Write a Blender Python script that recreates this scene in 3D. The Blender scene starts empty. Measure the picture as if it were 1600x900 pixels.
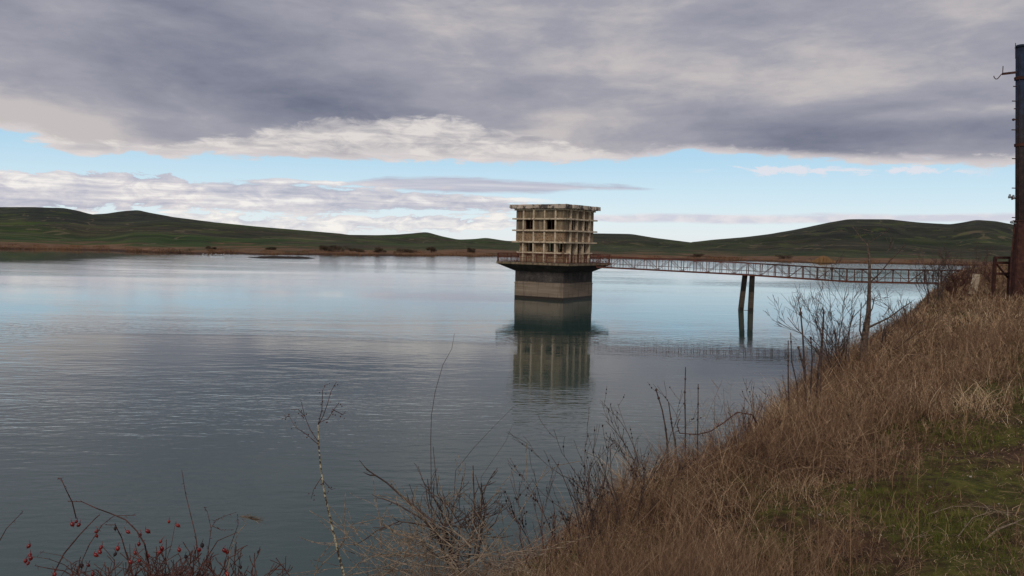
import bpy, math, random
import numpy as np
from mathutils import Vector, Matrix
R = math.radians
rnd = random.Random(7)
NR = np.random.default_rng(11)
S = bpy.context.scene
COL = S.collection

# ------------------------------------------------------------------ camera
EYE = 7.6                      # eye height above the water; the crest of the bank is at 6.0
F = 1232.0                     # focal length in pixels of a 1600 px wide picture
PITCH, ROLL = R(-3.3), 0.020
cam_d = bpy.data.cameras.new('camera'); cam = bpy.data.objects.new('camera', cam_d); COL.objects.link(cam)
cam_d.sensor_width = 36.0; cam_d.lens = 36.0*F/1600.0; cam_d.clip_end = 60000; cam_d.clip_start = 0.05
fwd = Vector((0, math.cos(PITCH), math.sin(PITCH))); right0 = Vector((1, 0, 0)); up0 = right0.cross(fwd)
rt = right0*math.cos(ROLL) + up0*math.sin(ROLL); up = up0*math.cos(ROLL) - right0*math.sin(ROLL)
CM = Matrix((rt, up, -fwd)).transposed()
cam.matrix_world = Matrix.Translation((0, 0, EYE)) @ CM.to_4x4()
S.camera = cam

def at(px, py, Y):
    """world point seen at (px, py) of the photograph, Y metres ahead"""
    d = rt*((px-800)/F) - up*((py-450)/F) + fwd
    return Vector((0, 0, EYE)) + d*(Y/d.y)

# ------------------------------------------------------------------ exposure
S.view_settings.view_transform = 'Standard'; S.view_settings.look = 'None'
S.view_settings.exposure = 0.0; S.view_settings.gamma = 1.0; S.view_settings.use_curve_mapping = False

# ------------------------------------------------------------------ node helper
class N:
    def __init__(s, tree): s.t = tree; s.n = tree.nodes; s.l = tree.links
    def set(s, sock, v):
        if isinstance(v, bpy.types.NodeSocket): s.l.new(v, sock)
        elif isinstance(v, (tuple, list)) and sock.type == 'RGBA' and len(v) == 3: sock.default_value = (*v, 1)
        else: sock.default_value = v
    def m(s, op, a, b=None, c=None, clamp=False):
        n = s.n.new('ShaderNodeMath'); n.operation = op; n.use_clamp = clamp
        for i, v in enumerate((a, b, c)):
            if v is not None: s.set(n.inputs[i], v)
        return n.outputs[0]
    def vm(s, op, a, b=None, out=0):
        n = s.n.new('ShaderNodeVectorMath'); n.operation = op; s.set(n.inputs[0], a)
        if b is not None: s.set(n.inputs[1], b)
        return n.outputs[out]
    def sep(s, v):
        n = s.n.new('ShaderNodeSeparateXYZ'); s.set(n.inputs[0], v); return n.outputs
    def comb(s, x, y, z):
        n = s.n.new('ShaderNodeCombineXYZ')
        for i, v in enumerate((x, y, z)): s.set(n.inputs[i], v)
        return n.outputs[0]
    def noise(s, vec, scale, detail=4, rough=.55, dist=0.0, out=0):
        n = s.n.new('ShaderNodeTexNoise'); s.set(n.inputs['Vector'], vec)
        n.inputs['Scale'].default_value = scale; n.inputs['Detail'].default_value = detail
        n.inputs['Roughness'].default_value = rough; n.inputs['Distortion'].default_value = dist
        return n.outputs[out]
    def ss(s, v, a, b, lo=0.0, hi=1.0):
        n = s.n.new('ShaderNodeMapRange'); n.interpolation_type = 'SMOOTHSTEP'; s.set(n.inputs[0], v)
        for i, q in enumerate((a, b, lo, hi)): s.set(n.inputs[i+1], q)
        return n.outputs[0]
    def mix(s, f, a, b, mode='MIX'):
        n = s.n.new('ShaderNodeMix'); n.data_type = 'RGBA'; n.blend_type = mode
        s.set(n.inputs[0], f); s.set(n.inputs[6], a); s.set(n.inputs[7], b); return n.outputs[2]
    def ramp(s, f, stops):
        n = s.n.new('ShaderNodeValToRGB'); s.set(n.inputs[0], f); e = n.color_ramp.elements
        while len(e) < len(stops): e.new(0.5)
        for q, (p, c) in zip(e, stops): q.position = p; q.color = (*c, 1) if len(c) == 3 else c
        return n.outputs[0]

def srgb(r, g, b):
    f = lambda c: (c/255/12.92) if c <= 10 else ((c/255+.055)/1.055)**2.4
    return (f(r), f(g), f(b))

# ------------------------------------------------------------------ sky
SUN_EL, SUN_AZ = 32.0, 196.0        # compass style: 0 = ahead (+Y), 90 = right; so it stands behind, a little left
W = bpy.data.worlds.new('World'); S.world = W; W.use_nodes = True
wt = W.node_tree; wt.nodes.clear(); n = N(wt)
KS = 0.10
sky = wt.nodes.new('ShaderNodeTexSky'); sky.sky_type = 'NISHITA'; sky.sun_disc = False
sky.sun_elevation = R(SUN_EL); sky.sun_rotation = R(SUN_AZ); sky.altitude = 200; sky.air_density = 1.0; sky.dust_density = 1.0
tc = wt.nodes.new('ShaderNodeTexCoord')
D = tc.outputs['Generated']
dx, dy, dz = n.sep(D)[0:3]
az = n.m('MULTIPLY', n.m('ARCTAN2', dx, dy), 57.2958)
el = n.m('MULTIPLY', n.m('ARCSINE', n.m('MINIMUM', n.m('MAXIMUM', dz, -1.0), 1.0)), 57.2958)
elp = n.m('MAXIMUM', el, 0.02)
def sc(c): return tuple(v/KS for v in c)

def E(px, py):      # direction (azimuth, elevation) in degrees of a spot of sky
    h = 379+.02*(px-800); a = math.atan((px-800)/F); return math.degrees(a), math.degrees(math.atan((h-py)/F*math.cos(a)))
AZ0, AZ1 = -45.0, 45.0
azn = n.m('DIVIDE', n.m('SUBTRACT', az, AZ0), AZ1-AZ0)
def curve_el(pts):  # elevation as a function of azimuth
    e = [E(*p) for p in pts]
    return n.m('MULTIPLY', n.ramp(azn, [((a-AZ0)/(AZ1-AZ0), ((b+1)/20,)*3) for a, b in e]), 20.0)     # carries +1 degree
elq = n.m('ADD', elp, 1.0)
def nz(sa, se, scale, off, det=6, ro=.55, dist=.3):
    v = n.comb(n.m('MULTIPLY', az, sa), n.m('MULTIPLY', elp, se), off)
    return n.noise(v, scale, det, ro, dist)
nC = nz(.10, .42, 1.5, 0.0, 7, .58, .5)
nD = nz(.055, .50, 2.0, 3.0, 7, .6, .5)
nE = nz(.035, .75, 2.2, 6.0, 6, .58, .4)
nF = nz(.22, .60, 2.0, 9.0, 7, .62, .5)
nS = nz(.045, .13, 1.3, 12.0, 5, .5, .5)          # broad soft blotches
nT = nz(.09, .34, 1.2, 15.0, 6, .55, .4)
def g2(px, py, sx, sy, tilt=0.0):
    a, b = E(px, py)
    u = n.m('SUBTRACT', az, a); v = n.m('SUBTRACT', n.m('SUBTRACT', elp, b), n.m('MULTIPLY', u, tilt))
    u = n.m('DIVIDE', u, sx); v = n.m('DIVIDE', v, sy)
    return n.m('EXPONENT', n.m('MULTIPLY', n.m('ADD', n.m('MULTIPLY', u, u), n.m('MULTIPLY', v, v)), -1.0))
cen = lambda x, k: n.m('MULTIPLY', n.m('SUBTRACT', x, .5), k)
# clear air between the layers
gapc = n.ramp(n.m('DIVIDE', elp, 10.0), [(0.0, sc(srgb(236, 240, 242))), (0.16, sc(srgb(224, 239, 246))), (0.32, sc(srgb(208, 232, 245))), (0.62, sc(srgb(178, 216, 240))), (1.0, sc(srgb(156, 204, 234)))])
clear = n.mix(0.9, sky.outputs[0], gapc)
def patch(top, bot, soft, amp, noise, x0, x1, fx=4.0):
    d = n.m('MINIMUM', n.m('SUBTRACT', curve_el(top), elq), n.m('SUBTRACT', elq, curve_el(bot)))
    d = n.m('ADD', d, cen(noise, amp))
    a0, a1 = E(x0, 300)[0], E(x1, 300)[0]
    return n.m('MULTIPLY', n.ss(d, 0.0, soft), n.m('MULTIPLY', n.ss(az, a0-fx, a0+fx*.2), n.ss(az, a1+fx, a1-fx*.2)))
mixn = n.m('ADD', n.m('MULTIPLY', nE, .55), n.m('MULTIPLY', nF, .45))
bankc = n.ramp(mixn, [(0.38, sc(srgb(168, 170, 186))), (0.46, sc(srgb(192, 192, 204))), (0.53, sc(srgb(216, 212, 216))), (0.60, sc(srgb(244, 240, 236)))])
cumc = n.ramp(n.m('ADD', n.m('MULTIPLY', nD, .4), n.m('MULTIPLY', nF, .6)), [(0.40, sc(srgb(190, 192, 206))), (0.5, sc(srgb(224, 222, 224))), (0.58, sc(srgb(248, 244, 238)))])
c1 = clear
c1 = n.mix(n.m('MULTIPLY', patch([(-200,330),(230,338),(300,323),(400,333),(520,334),(700,337),(800,343),(900,352)], [(-200,372),(300,366),(450,367),(700,364),(800,358),(900,354)], .22, 3.4, nF, -200, 800), .95), c1, cumc)
c1 = n.mix(n.m('MULTIPLY', patch([(-200,285),(240,282),(420,276),(540,288),(700,298),(800,312),(900,328)], [(-200,330),(240,326),(500,337),(750,335),(900,330)], .28, 4.4, n.m('ADD', n.m('MULTIPLY', nE, .6), n.m('MULTIPLY', nF, .4)), 200, 810), .93), c1, bankc)
c1 = n.mix(n.m('MULTIPLY', patch([(-400,262),(0,264),(150,270),(265,274),(300,288),(350,306),(420,325)], [(-400,330),(0,330),(270,326),(330,312),(420,326)], .16, 2.2, nF, -400, 330), .97), c1, bankc)
c1 = n.mix(n.m('MULTIPLY', patch([(520,286),(600,275),(700,275),(850,282),(960,289),(1040,296)], [(520,292),(640,300),(800,303),(900,302),(1040,297)], .3, 1.1, nD, 540, 1000, 2.0), .85), c1, n.ramp(nE, [(.4, sc(srgb(176, 176, 194))), (.6, sc(srgb(208, 204, 212)))]))
c1 = n.mix(n.m('MULTIPLY', patch([(800,338),(1000,333),(1600,330),(1900,328)], [(800,348),(1000,350),(1600,350),(1900,352)], .3, .9, nD, 900, 2000, 3.0), .85), c1, n.ramp(nF, [(.4, sc(srgb(206, 206, 218))), (.6, sc(srgb(228, 222, 226)))]))
c1 = n.mix(n.m('MULTIPLY', patch([(1100,262),(1300,260),(1600,262)], [(1100,272),(1300,274),(1600,274)], .3, 2.6, nF, 1130, 1480, 3.0), .85), c1, sc(srgb(226, 226, 234)))
# the large layer above
low = curve_el([(-400,190),(0,208),(60,218),(110,238),(170,246),(215,238),(260,250),(330,248),(560,252),(800,258),(960,254),(1070,238),(1180,250),(1400,262),(1600,262),(2200,262)])
edge = n.m('ADD', n.m('SUBTRACT', elq, low), n.m('ADD', cen(nC, 1.5), cen(nF, 1.5)))
deckm = n.ss(edge, -0.05, 0.28)
t = n.m('ADD', .67, n.m('ADD', cen(nS, 1.0), n.m('ADD', cen(nT, .60), n.m('ADD', cen(nC, .30), cen(nF, .24)))))
for (px_, py_, sx_, sy_, tl_, w_) in ((330,110,12,2.6,-.12,-.34), (520,165,9,1.3,-.10,-.20), (180,150,7,1.2,0,-.10), (60,60,8,3,0,.10), (30,185,6,1.5,0,.34), (1050,120,13,1.8,0,.14), (1350,215,12,1.1,-.02,-.26),
                                      (1200,190,8,.9,0,-.12), (1500,178,7,.5,.0,.26), (1450,50,10,3,0,.16), (900,60,9,3,0,.08), (700,20,12,3,0,-.06), (860,215,9,1.4,.05,.18), (100,215,8,1.2,-.05,.34)):
    t = n.m('ADD', t, n.m('MULTIPLY', g2(px_, py_, sx_, sy_, tl_), w_))
dark = n.ramp(t, [(0.0, sc(srgb(94, 101, 122))), (0.25, sc(srgb(116, 121, 139))), (0.5, sc(srgb(140, 142, 157))), (0.75, sc(srgb(161, 161, 172))), (1.0, sc(srgb(196, 190, 190)))])
# pale under-layer hanging below it left of the middle, and a bright ragged fringe on the right
top2 = curve_el([(-400,150),(0,205),(120,222),(240,226),(330,214),(420,200),(520,184),(600,182),(720,188),(820,205),(900,224),(980,248),(1070,232),(1200,236),(1300,240),(1450,246),(1600,248),(2200,250)])
e2 = n.m('ADD', n.m('SUBTRACT', top2, elq), n.m('ADD', cen(nC, 1.9), cen(nF, 1.8)))
litm = n.m('MULTIPLY', n.ss(e2, -.1, .5), n.ss(az, E(1000,200)[0], E(760,200)[0], .75, 1.0))
litc = n.ramp(n.m('ADD', n.m('MULTIPLY', nF, .45), n.m('MULTIPLY', nD, .55)), [(0.38, sc(srgb(166, 164, 172))), (0.48, sc(srgb(196, 192, 194))), (0.58, sc(srgb(228, 222, 218)))])
deckc = n.mix(n.m('MULTIPLY', litm, .92), dark, litc)
rim = n.m('MULTIPLY', n.ss(edge, .9, 0.15), 0.65)
deckc = n.mix(rim, deckc, sc(srgb(222, 214, 214)))
cl = n.mix(deckm, c1, deckc)
# behind the viewer the layer breaks up and is brighter
back = n.ss(dy, 0.15, -0.6)
cl = n.mix(n.m('MULTIPLY', back, 0.55), cl, sc(srgb(190, 190, 196)))
bg = wt.nodes.new('ShaderNodeBackground'); wt.links.new(cl, bg.inputs[0]); bg.inputs[1].default_value = KS
wo = wt.nodes.new('ShaderNodeOutputWorld'); wt.links.new(bg.outputs[0], wo.inputs[0])

# ------------------------------------------------------------------ sun, veiled by cloud
sl = bpy.data.lights.new('sun', 'SUN'); sun = bpy.data.objects.new('sun', sl); COL.objects.link(sun)
sl.energy = 1.1; sl.angle = R(16); sl.color = (1.0, .93, .84)
sd = Vector((math.sin(R(SUN_AZ))*math.cos(R(SUN_EL)), math.cos(R(SUN_AZ))*math.cos(R(SUN_EL)), math.sin(R(SUN_EL))))
sun.rotation_euler = sd.to_track_quat('Z', 'Y').to_euler(); sun.location = (0, 0, 60)

# ================================================================== helpers
def mat(name, build, rough=.85, spec=.25):
    m = bpy.data.materials.new(name); m.use_nodes = True; t = m.node_tree
    b = t.nodes['Principled BSDF']; b.inputs['Roughness'].default_value = rough
    b.inputs['Specular IOR Level'].default_value = spec
    n = N(t); g = t.nodes.new('ShaderNodeNewGeometry'); build(n, b, g.outputs['Position']); return m

def bump(n, b, h, strength, dist):
    k = n.n.new('ShaderNodeBump'); n.set(k.inputs['Height'], h); k.inputs['Strength'].default_value = strength
    k.inputs['Distance'].default_value = dist; n.l.new(k.outputs[0], b.inputs['Normal'])

def tagp(o, label=None, cat=None, group=None, kind=None):
    for k, v in (('label', label), ('category', cat), ('group', group), ('kind', kind)):
        if v: o[k] = v
    return o

def empty(name, loc, rz=0.0):
    o = bpy.data.objects.new(name, None); COL.objects.link(o); o.location = loc; o.rotation_euler = (0, 0, rz)
    o.empty_display_size = .3; return o

class MB:
    def __init__(s): s.v = []; s.f = []
    def box(s, c, d, M=None, taper=1.0):
        x, y, z = d[0]/2, d[1]/2, d[2]/2; b = len(s.v)
        for k, (i, j, q) in enumerate(((-1,-1,-1),(1,-1,-1),(1,1,-1),(-1,1,-1),(-1,-1,1),(1,-1,1),(1,1,1),(-1,1,1))):
            tp = taper if q > 0 else 1.0
            p = Vector((i*x*tp, j*y*tp, q*z))
            if M is not None: p = M @ p
            s.v.append(tuple(Vector(c)+p))
        s.f += [tuple(b+i for i in q) for q in ((0,3,2,1),(4,5,6,7),(0,1,5,4),(1,2,6,5),(2,3,7,6),(3,0,4,7))]
        return s
    def bar(s, a, b, w, h=None):
        """square bar from a to b"""
        a, b = Vector(a), Vector(b); d = b-a; L = d.length; h = h or w
        z = d.normalized(); ref = Vector((0,0,1)) if abs(z.z) < .95 else Vector((0,1,0))
        x = ref.cross(z).normalized(); y = z.cross(x)
        M = Matrix((x, y, z)).transposed()
        return s.box((a+b)/2, (w, h, L), M)
    def tube(s, pts, rad, sides=5, cap=True):
        pts = [Vector(p) for p in pts]; nP = len(pts); b = len(s.v)
        if not hasattr(rad, '__len__'): rad = [rad]*nP
        prev = None
        for i, p in enumerate(pts):
            d = (pts[min(i+1, nP-1)]-pts[max(i-1, 0)])
            d = d.normalized() if d.length > 1e-9 else Vector((0,0,1))
            if prev is None:
                ref = Vector((1,0,0)) if abs(d.x) < .8 else Vector((0,1,0)); x = ref.cross(d).normalized()
            else: x = (prev - d*prev.dot(d)); x = x.normalized() if x.length > 1e-6 else d.orthogonal().normalized()
            prev = x; y = d.cross(x)
            for k in range(sides):
                a = 2*math.pi*k/sides
                s.v.append(tuple(p + (x*math.cos(a)+y*math.sin(a))*rad[i]))
        for i in range(nP-1):
            for k in range(sides):
                k2 = (k+1) % sides
                s.f.append((b+i*sides+k, b+i*sides+k2, b+(i+1)*sides+k2, b+(i+1)*sides+k))
        if cap and sides > 2:
            s.f.append(tuple(b+k for k in range(sides))[::-1]); s.f.append(tuple(b+(nP-1)*sides+k for k in range(sides)))
        return s
    def blob(s, c, r, seg=8, rings=6, ax=Vector((0,0,1)), prof=None):
        q = Vector((0,0,1)).rotation_difference(ax.normalized()) if ax.length else None
        b = len(s.v); c = Vector(c)
        for i in range(rings+1):
            th = math.pi*i/rings
            for k in range(seg):
                a = 2*math.pi*k/seg
                p = Vector((math.sin(th)*math.cos(a)*r[0], math.sin(th)*math.sin(a)*r[1], math.cos(th)*r[2]))
                if q: p = q @ p
                s.v.append(tuple(c+p))
        for i in range(rings):
            for k in range(seg):
                k2 = (k+1) % seg
                s.f.append((b+i*seg+k, b+(i+1)*seg+k, b+(i+1)*seg+k2, b+i*seg+k2))
        return s
    def build(s, name, m, parent=None, smooth=False, loc=None):
        me = bpy.data.meshes.new(name); me.from_pydata(s.v, [], s.f); me.update()
        if smooth: me.polygons.foreach_set('use_smooth', [True]*len(me.polygons))
        if m: me.materials.append(m)
        o = bpy.data.objects.new(name, me); COL.objects.link(o)
        if parent: o.parent = parent
        if loc is not None: o.location = loc
        return o

def np_mesh(name, V, quads, tris, m, tone=None, smooth=False, extra=None):
    me = bpy.data.meshes.new(name)
    nq, nt = len(quads), len(tris)
    me.vertices.add(len(V)); me.vertices.foreach_set('co', np.ascontiguousarray(V, dtype=np.float32).ravel())
    loops = np.concatenate([quads.ravel(), tris.ravel()]).astype(np.int32)
    me.loops.add(len(loops)); me.loops.foreach_set('vertex_index', loops)
    st = np.concatenate([np.arange(nq)*4, nq*4+np.arange(nt)*3]).astype(np.int32)
    me.polygons.add(nq+nt); me.polygons.foreach_set('loop_start', st)
    if smooth: me.polygons.foreach_set('use_smooth', np.ones(nq+nt, dtype=bool))
    me.update(calc_edges=True)
    if tone is not None:
        a = me.attributes.new('tone', 'FLOAT', 'POINT'); a.data.foreach_set('value', tone.astype(np.float32))
    me.materials.append(m)
    o = bpy.data.objects.new(name, me); COL.objects.link(o); return o

# smooth value noise for numpy, a few octaves
_G = NR.random((256, 256))
def vnoise(x, y, sc=1.0, octv=4, seed=0):
    out = np.zeros_like(np.asarray(x, dtype=float)); amp, tot = 1.0, 0.0
    for o in range(octv):
        X = np.asarray(x)*sc*2**o + 17.3*o + seed*31.7; Y = np.asarray(y)*sc*2**o + 9.1*o + seed*11.3
        xi = np.floor(X).astype(int); yi = np.floor(Y).astype(int); fx = X-xi; fy = Y-yi
        fx = fx*fx*(3-2*fx); fy = fy*fy*(3-2*fy)
        g = lambda i, j: _G[(xi+i) % 256, (yi+j) % 256]
        out += amp*((g(0,0)*(1-fx)+g(1,0)*fx)*(1-fy)+(g(0,1)*(1-fx)+g(1,1)*fx)*fy); tot += amp; amp *= .5
    return out/tot

# ================================================================== the near bank
CX, CY = 0.67, 4.1; UX, UY = 0.514, 0.857      # crest edge: a point and its direction
def s_of(x, y): return -(x-CX)*UY + (y-CY)*UX    # metres from the edge, + towards the water
def l_of(x, y): return (x-CX)*UX + (y-CY)*UY
def ground(x, y):
    x = np.asarray(x, dtype=float); y = np.asarray(y, dtype=float)
    s = s_of(x, y); l = l_of(x, y)
    s = s + (vnoise(x, y, .22, 3, 1)-.5)*1.7*np.clip(l/8, .15, 1) + (vnoise(x, y, 1.1, 2, 2)-.5)*.4
    s = s - .40*np.clip((6.5-l)/5, 0, 1)*np.clip((s+2)/1.5, 0, 1)
    z = 6.0 - np.where(s > 0, (np.sqrt(s*s+.09)-.3)/.85, 0.0)
    z = z + (vnoise(x, y, 1.6, 4, 3)-.5)*.16 + (vnoise(x, y, .3, 2, 5)-.5)*.16
    k_ = np.clip((s+2.8)/3.0, 0, 1); z = z - .24*k_*k_*(3-2*k_)
    z = z + np.clip(-s-4.5, 0, 4)*.05
    far = np.clip((l-104)/22, 0, 3); z = z - far*3.3
    return np.maximum(z, -3.0)
def gz(x, y): return float(ground(np.array([x]), np.array([y]))[0])

def m_ground(n, b, p):
    a = n.noise(p, 1.1, 5, .6); c = n.noise(p, 9.0, 5, .65); d = n.noise(p, 60.0, 3, .6)
    soil = n.ramp(c, [(0.3, srgb(52, 38, 29)), (0.5, srgb(78, 57, 42)), (0.7, srgb(104, 80, 58))])
    moss = n.ramp(c, [(0.3, srgb(44, 46, 22)), (0.5, srgb(76, 76, 32)), (0.72, srgb(108, 102, 50))])
    col = n.mix(n.ss(n.m('ADD', a, n.m('MULTIPLY', c, .35)), .58, .80), soil, moss)
    col = n.mix(n.ss(d, .58, .72), col, srgb(128, 104, 78))
    n.set(b.inputs['Base Color'], col)
    bump(n, b, n.m('ADD', c, n.m('MULTIPLY', d, .4)), .6, .03)
M_ground = mat('soil_and_moss', m_ground, .95, .1)

# sheet along the crest: fine near the viewer, coarse far off
ls = np.concatenate([np.arange(-26, -6, 1.0), np.arange(-6, 14, .12), np.geomspace(14, 150, 170)])
ss_ = np.concatenate([-np.geomspace(90, 5, 40), np.arange(-4.9, 5, .12), np.arange(5, 18, .5)])
LL, SS = np.meshgrid(ls, ss_, indexing='ij')
X = CX + LL*UX - SS*UY; Y = CY + LL*UY + SS*UX; Z = ground(X, Y)
ni, nj = X.shape; idx = np.arange(ni*nj).reshape(ni, nj)
q = np.stack([idx[:-1,:-1], idx[1:,:-1], idx[1:,1:], idx[:-1,1:]], -1).reshape(-1, 4)
bank = np_mesh('ground', np.stack([X, Y, Z], -1).reshape(-1, 3), q[:, ::-1], np.zeros((0, 3), int), M_ground, smooth=True)
tagp(bank, kind='structure')

# ================================================================== water
def m_water(n, b, p):
    px, py, pz = n.sep(p)[0:3]
    v1 = n.comb(n.m('MULTIPLY', px, .36), n.m('ADD', py, n.m('MULTIPLY', px, -.06)), 0.0)
    w1 = n.noise(v1, 1.5, 3, .5, .5)
    w2 = n.noise(n.vm('ADD', v1, (4.0, 11.0, 0)), 5.5, 3, .6, .3)
    w3 = n.noise(v1, .38, 2, .5, .2)
    # wind patches: long and narrow across the view
    wp = n.noise(n.comb(n.m('MULTIPLY', px, .012), n.m('MULTIPLY', py, .05), 3.0), 1.0, 3, .55, .6)
    wp2 = n.noise(n.comb(n.m('MULTIPLY', px, .004), n.m('MULTIPLY', py, .012), 8.0), 1.0, 4, .6, .3)
    patch = n.m('MAXIMUM', n.m('MULTIPLY', n.ss(wp, .34, .66, .25, 1.0), n.ss(wp2, .36, .62, .35, 1.1)), n.ss(py, 240, 320, 0.0, 1.1))
    calm_far = n.m('MULTIPLY', n.ss(n.m('ADD', py, n.m('MULTIPLY', px, -.35)), 225, 262), n.ss(px, -88, -150))
    patch = n.m('MULTIPLY', patch, n.m('SUBTRACT', 1.0, n.m('MULTIPLY', calm_far, .93)))
    near = n.m('MULTIPLY', n.ss(py, 0, 50, .75, .42), n.ss(py, 112, 170, 1.0, 2.6))
    h = n.m('ADD', n.m('MULTIPLY', w1, .55), n.m('ADD', n.m('MULTIPLY', w2, .13), n.m('MULTIPLY', w3, .5)))
    boost = n.m('MULTIPLY', n.m('MULTIPLY', n.ss(px, 6, -14), n.ss(py, 23, 31)), n.ss(py, 58, 40, 0.0, .6))
    h = n.m('MULTIPLY', h, n.m('MULTIPLY', patch, n.m('ADD', near, boost)))
    band = n.m('MULTIPLY', n.m('MULTIPLY', n.ss(py, 40, 52), n.ss(py, 98, 74)), n.ss(wp, .25, .6, .55, 1.0))
    w6 = n.noise(n.comb(n.m('MULTIPLY', px, .22), py, 5.0), 1.9, 2, .5, .3)
    h = n.m('ADD', h, n.m('MULTIPLY', w6, n.m('MULTIPLY', band, .13)))
    w4 = n.noise(n.vm('ADD', v1, (1.0, 3.0, 0)), 2.6, 2, .5, .4)
    w5 = n.noise(n.vm('ADD', v1, (5.0, 1.0, 2.0)), .85, 2, .5, .5)
    h = n.m('ADD', h, n.m('MULTIPLY', w5, n.m('MULTIPLY', boost, .75)))
    h = n.m('ADD', h, n.m('MULTIPLY', w4, n.m('MULTIPLY', n.ss(wp, .42, .62), n.ss(py, 90, 60, 0.0, .30))))
    bump(n, b, h, 1.0, .062)
    n.set(b.inputs['Base Color'], (.034, .068, .058))
    n.set(b.inputs['Roughness'], .03)
    b.inputs['IOR'].default_value = 1.42
M_water = mat('reservoir_water', m_water, .03, .5)
wv = np.array([[-16000, -400, 0], [16000, -400, 0], [16000, 22000, 0], [-16000, 22000, 0]], float)
water = np_mesh('water', wv, np.array([[0, 1, 2, 3]]), np.zeros((0, 3), int), M_water)
tagp(water, kind='structure')

# ================================================================== hills beyond the water
def hy(px): return 379 + .02*(px-800)
def layer(tab):
    xs = [a for a, _ in tab]; ys = [(hy(a)-b)/F for a, b in tab]
    return np.array(xs, float), np.array(ys)
L1 = layer([(-900,345),(-500,322),(-200,330),(0,327),(50,327),(100,328),(125,333),(142,338),(200,343),(260,341),(330,350),(400,357),(470,363),(540,369),(620,374),(700,380),(800,385),(1000,400),(2600,440)])
L2 = layer([(-900,380),(60,370),(110,346),(142,336),(165,335),(190,331),(215,329),(232,333),(260,338),(300,346),(350,362),(420,375),(2600,430)])
L3 = layer([(-900,370),(400,378),(480,372),(520,368),(590,369),(620,368),(645,366),(665,364),(690,371),(715,376),(740,375),(758,373),(790,378),(830,379),(870,372),(925,366),(985,367),(1020,373),(1060,378),(1100,383),(1200,392),(2600,430)])
L4 = layer([(-900,400),(900,388),(1000,384),(1060,382),(1085,380),(1110,377),(1160,373),(1200,368),(1240,361),(1290,350),(1320,345),(1385,345),(1430,350),(1480,353),(1500,350),(1520,346),(1550,348),(1600,357),(1750,362),(2000,345),(2600,350)])
pxs = np.linspace(-900, 2600, 1100); tanA = (pxs-800)/F
shore_tab = np.array([(-900,300),(-300,330),(0,372),(110,376),(240,350),(400,345),(600,380),(800,425),(1000,430),(1100,440),(1200,430),(1320,415),(1400,430),(1600,430),(1900,300),(2600,240)], float)
def shore(px): return np.interp(px, shore_tab[:, 0], shore_tab[:, 1]) + (vnoise(px, px*0, .02, 3, 7)-.5)*36
rr = np.concatenate([np.linspace(-12, 130, 60), np.geomspace(140, 9000, 150)])
PX, RR = np.meshgrid(pxs, rr, indexing='ij')
SH = shore(PX); YY = SH + RR; XX = (PX-800)/F*YY
def prof(Lx, Yp, wf, wb, pw=1.6):
    e = np.interp(PX, Lx[0], Lx[1])
    # soften the traced skyline
    H = np.maximum(e*Yp + EYE, 0.0)
    tt = np.clip((YY-wf)/(Yp-wf), 0, 1); g = tt**pw*(pw+1-pw*tt)/(1.0) if False else np.sin(tt*math.pi/2)**2*.35 + tt**pw*.65
    tb = np.clip((YY-Yp)/wb, 0, 1)
    return H*np.where(YY <= Yp, g, 1-.75*tb*tb*(3-2*tb))
def sm(Lx):
    xs = np.linspace(-900, 2600, 1400); y = np.interp(xs, Lx[0], Lx[1]); k = np.hanning(9); k /= k.sum()
    return xs, np.convolve(np.pad(y, 4, 'edge'), k, 'valid')
L1, L2, L3, L4 = map(sm, (L1, L2, L3, L4))
Zl = [prof(L1, 1250, SH*1.12, 900, 1.3), prof(L2, 3600, 1500, 1500, 1.6), prof(L3, 2500, 900, 1200, 1.6), prof(L4, 1700, SH*1.3, 1400, 1.5)]
ZH = np.maximum.reduce(Zl)
rough = (vnoise(XX, YY, .0050, 6, 4)-.5)
gull = np.abs(vnoise(XX, YY, .006, 4, 9)-.5)*2
frac = np.clip((YY-SH)/900, 0, 1)
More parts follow.
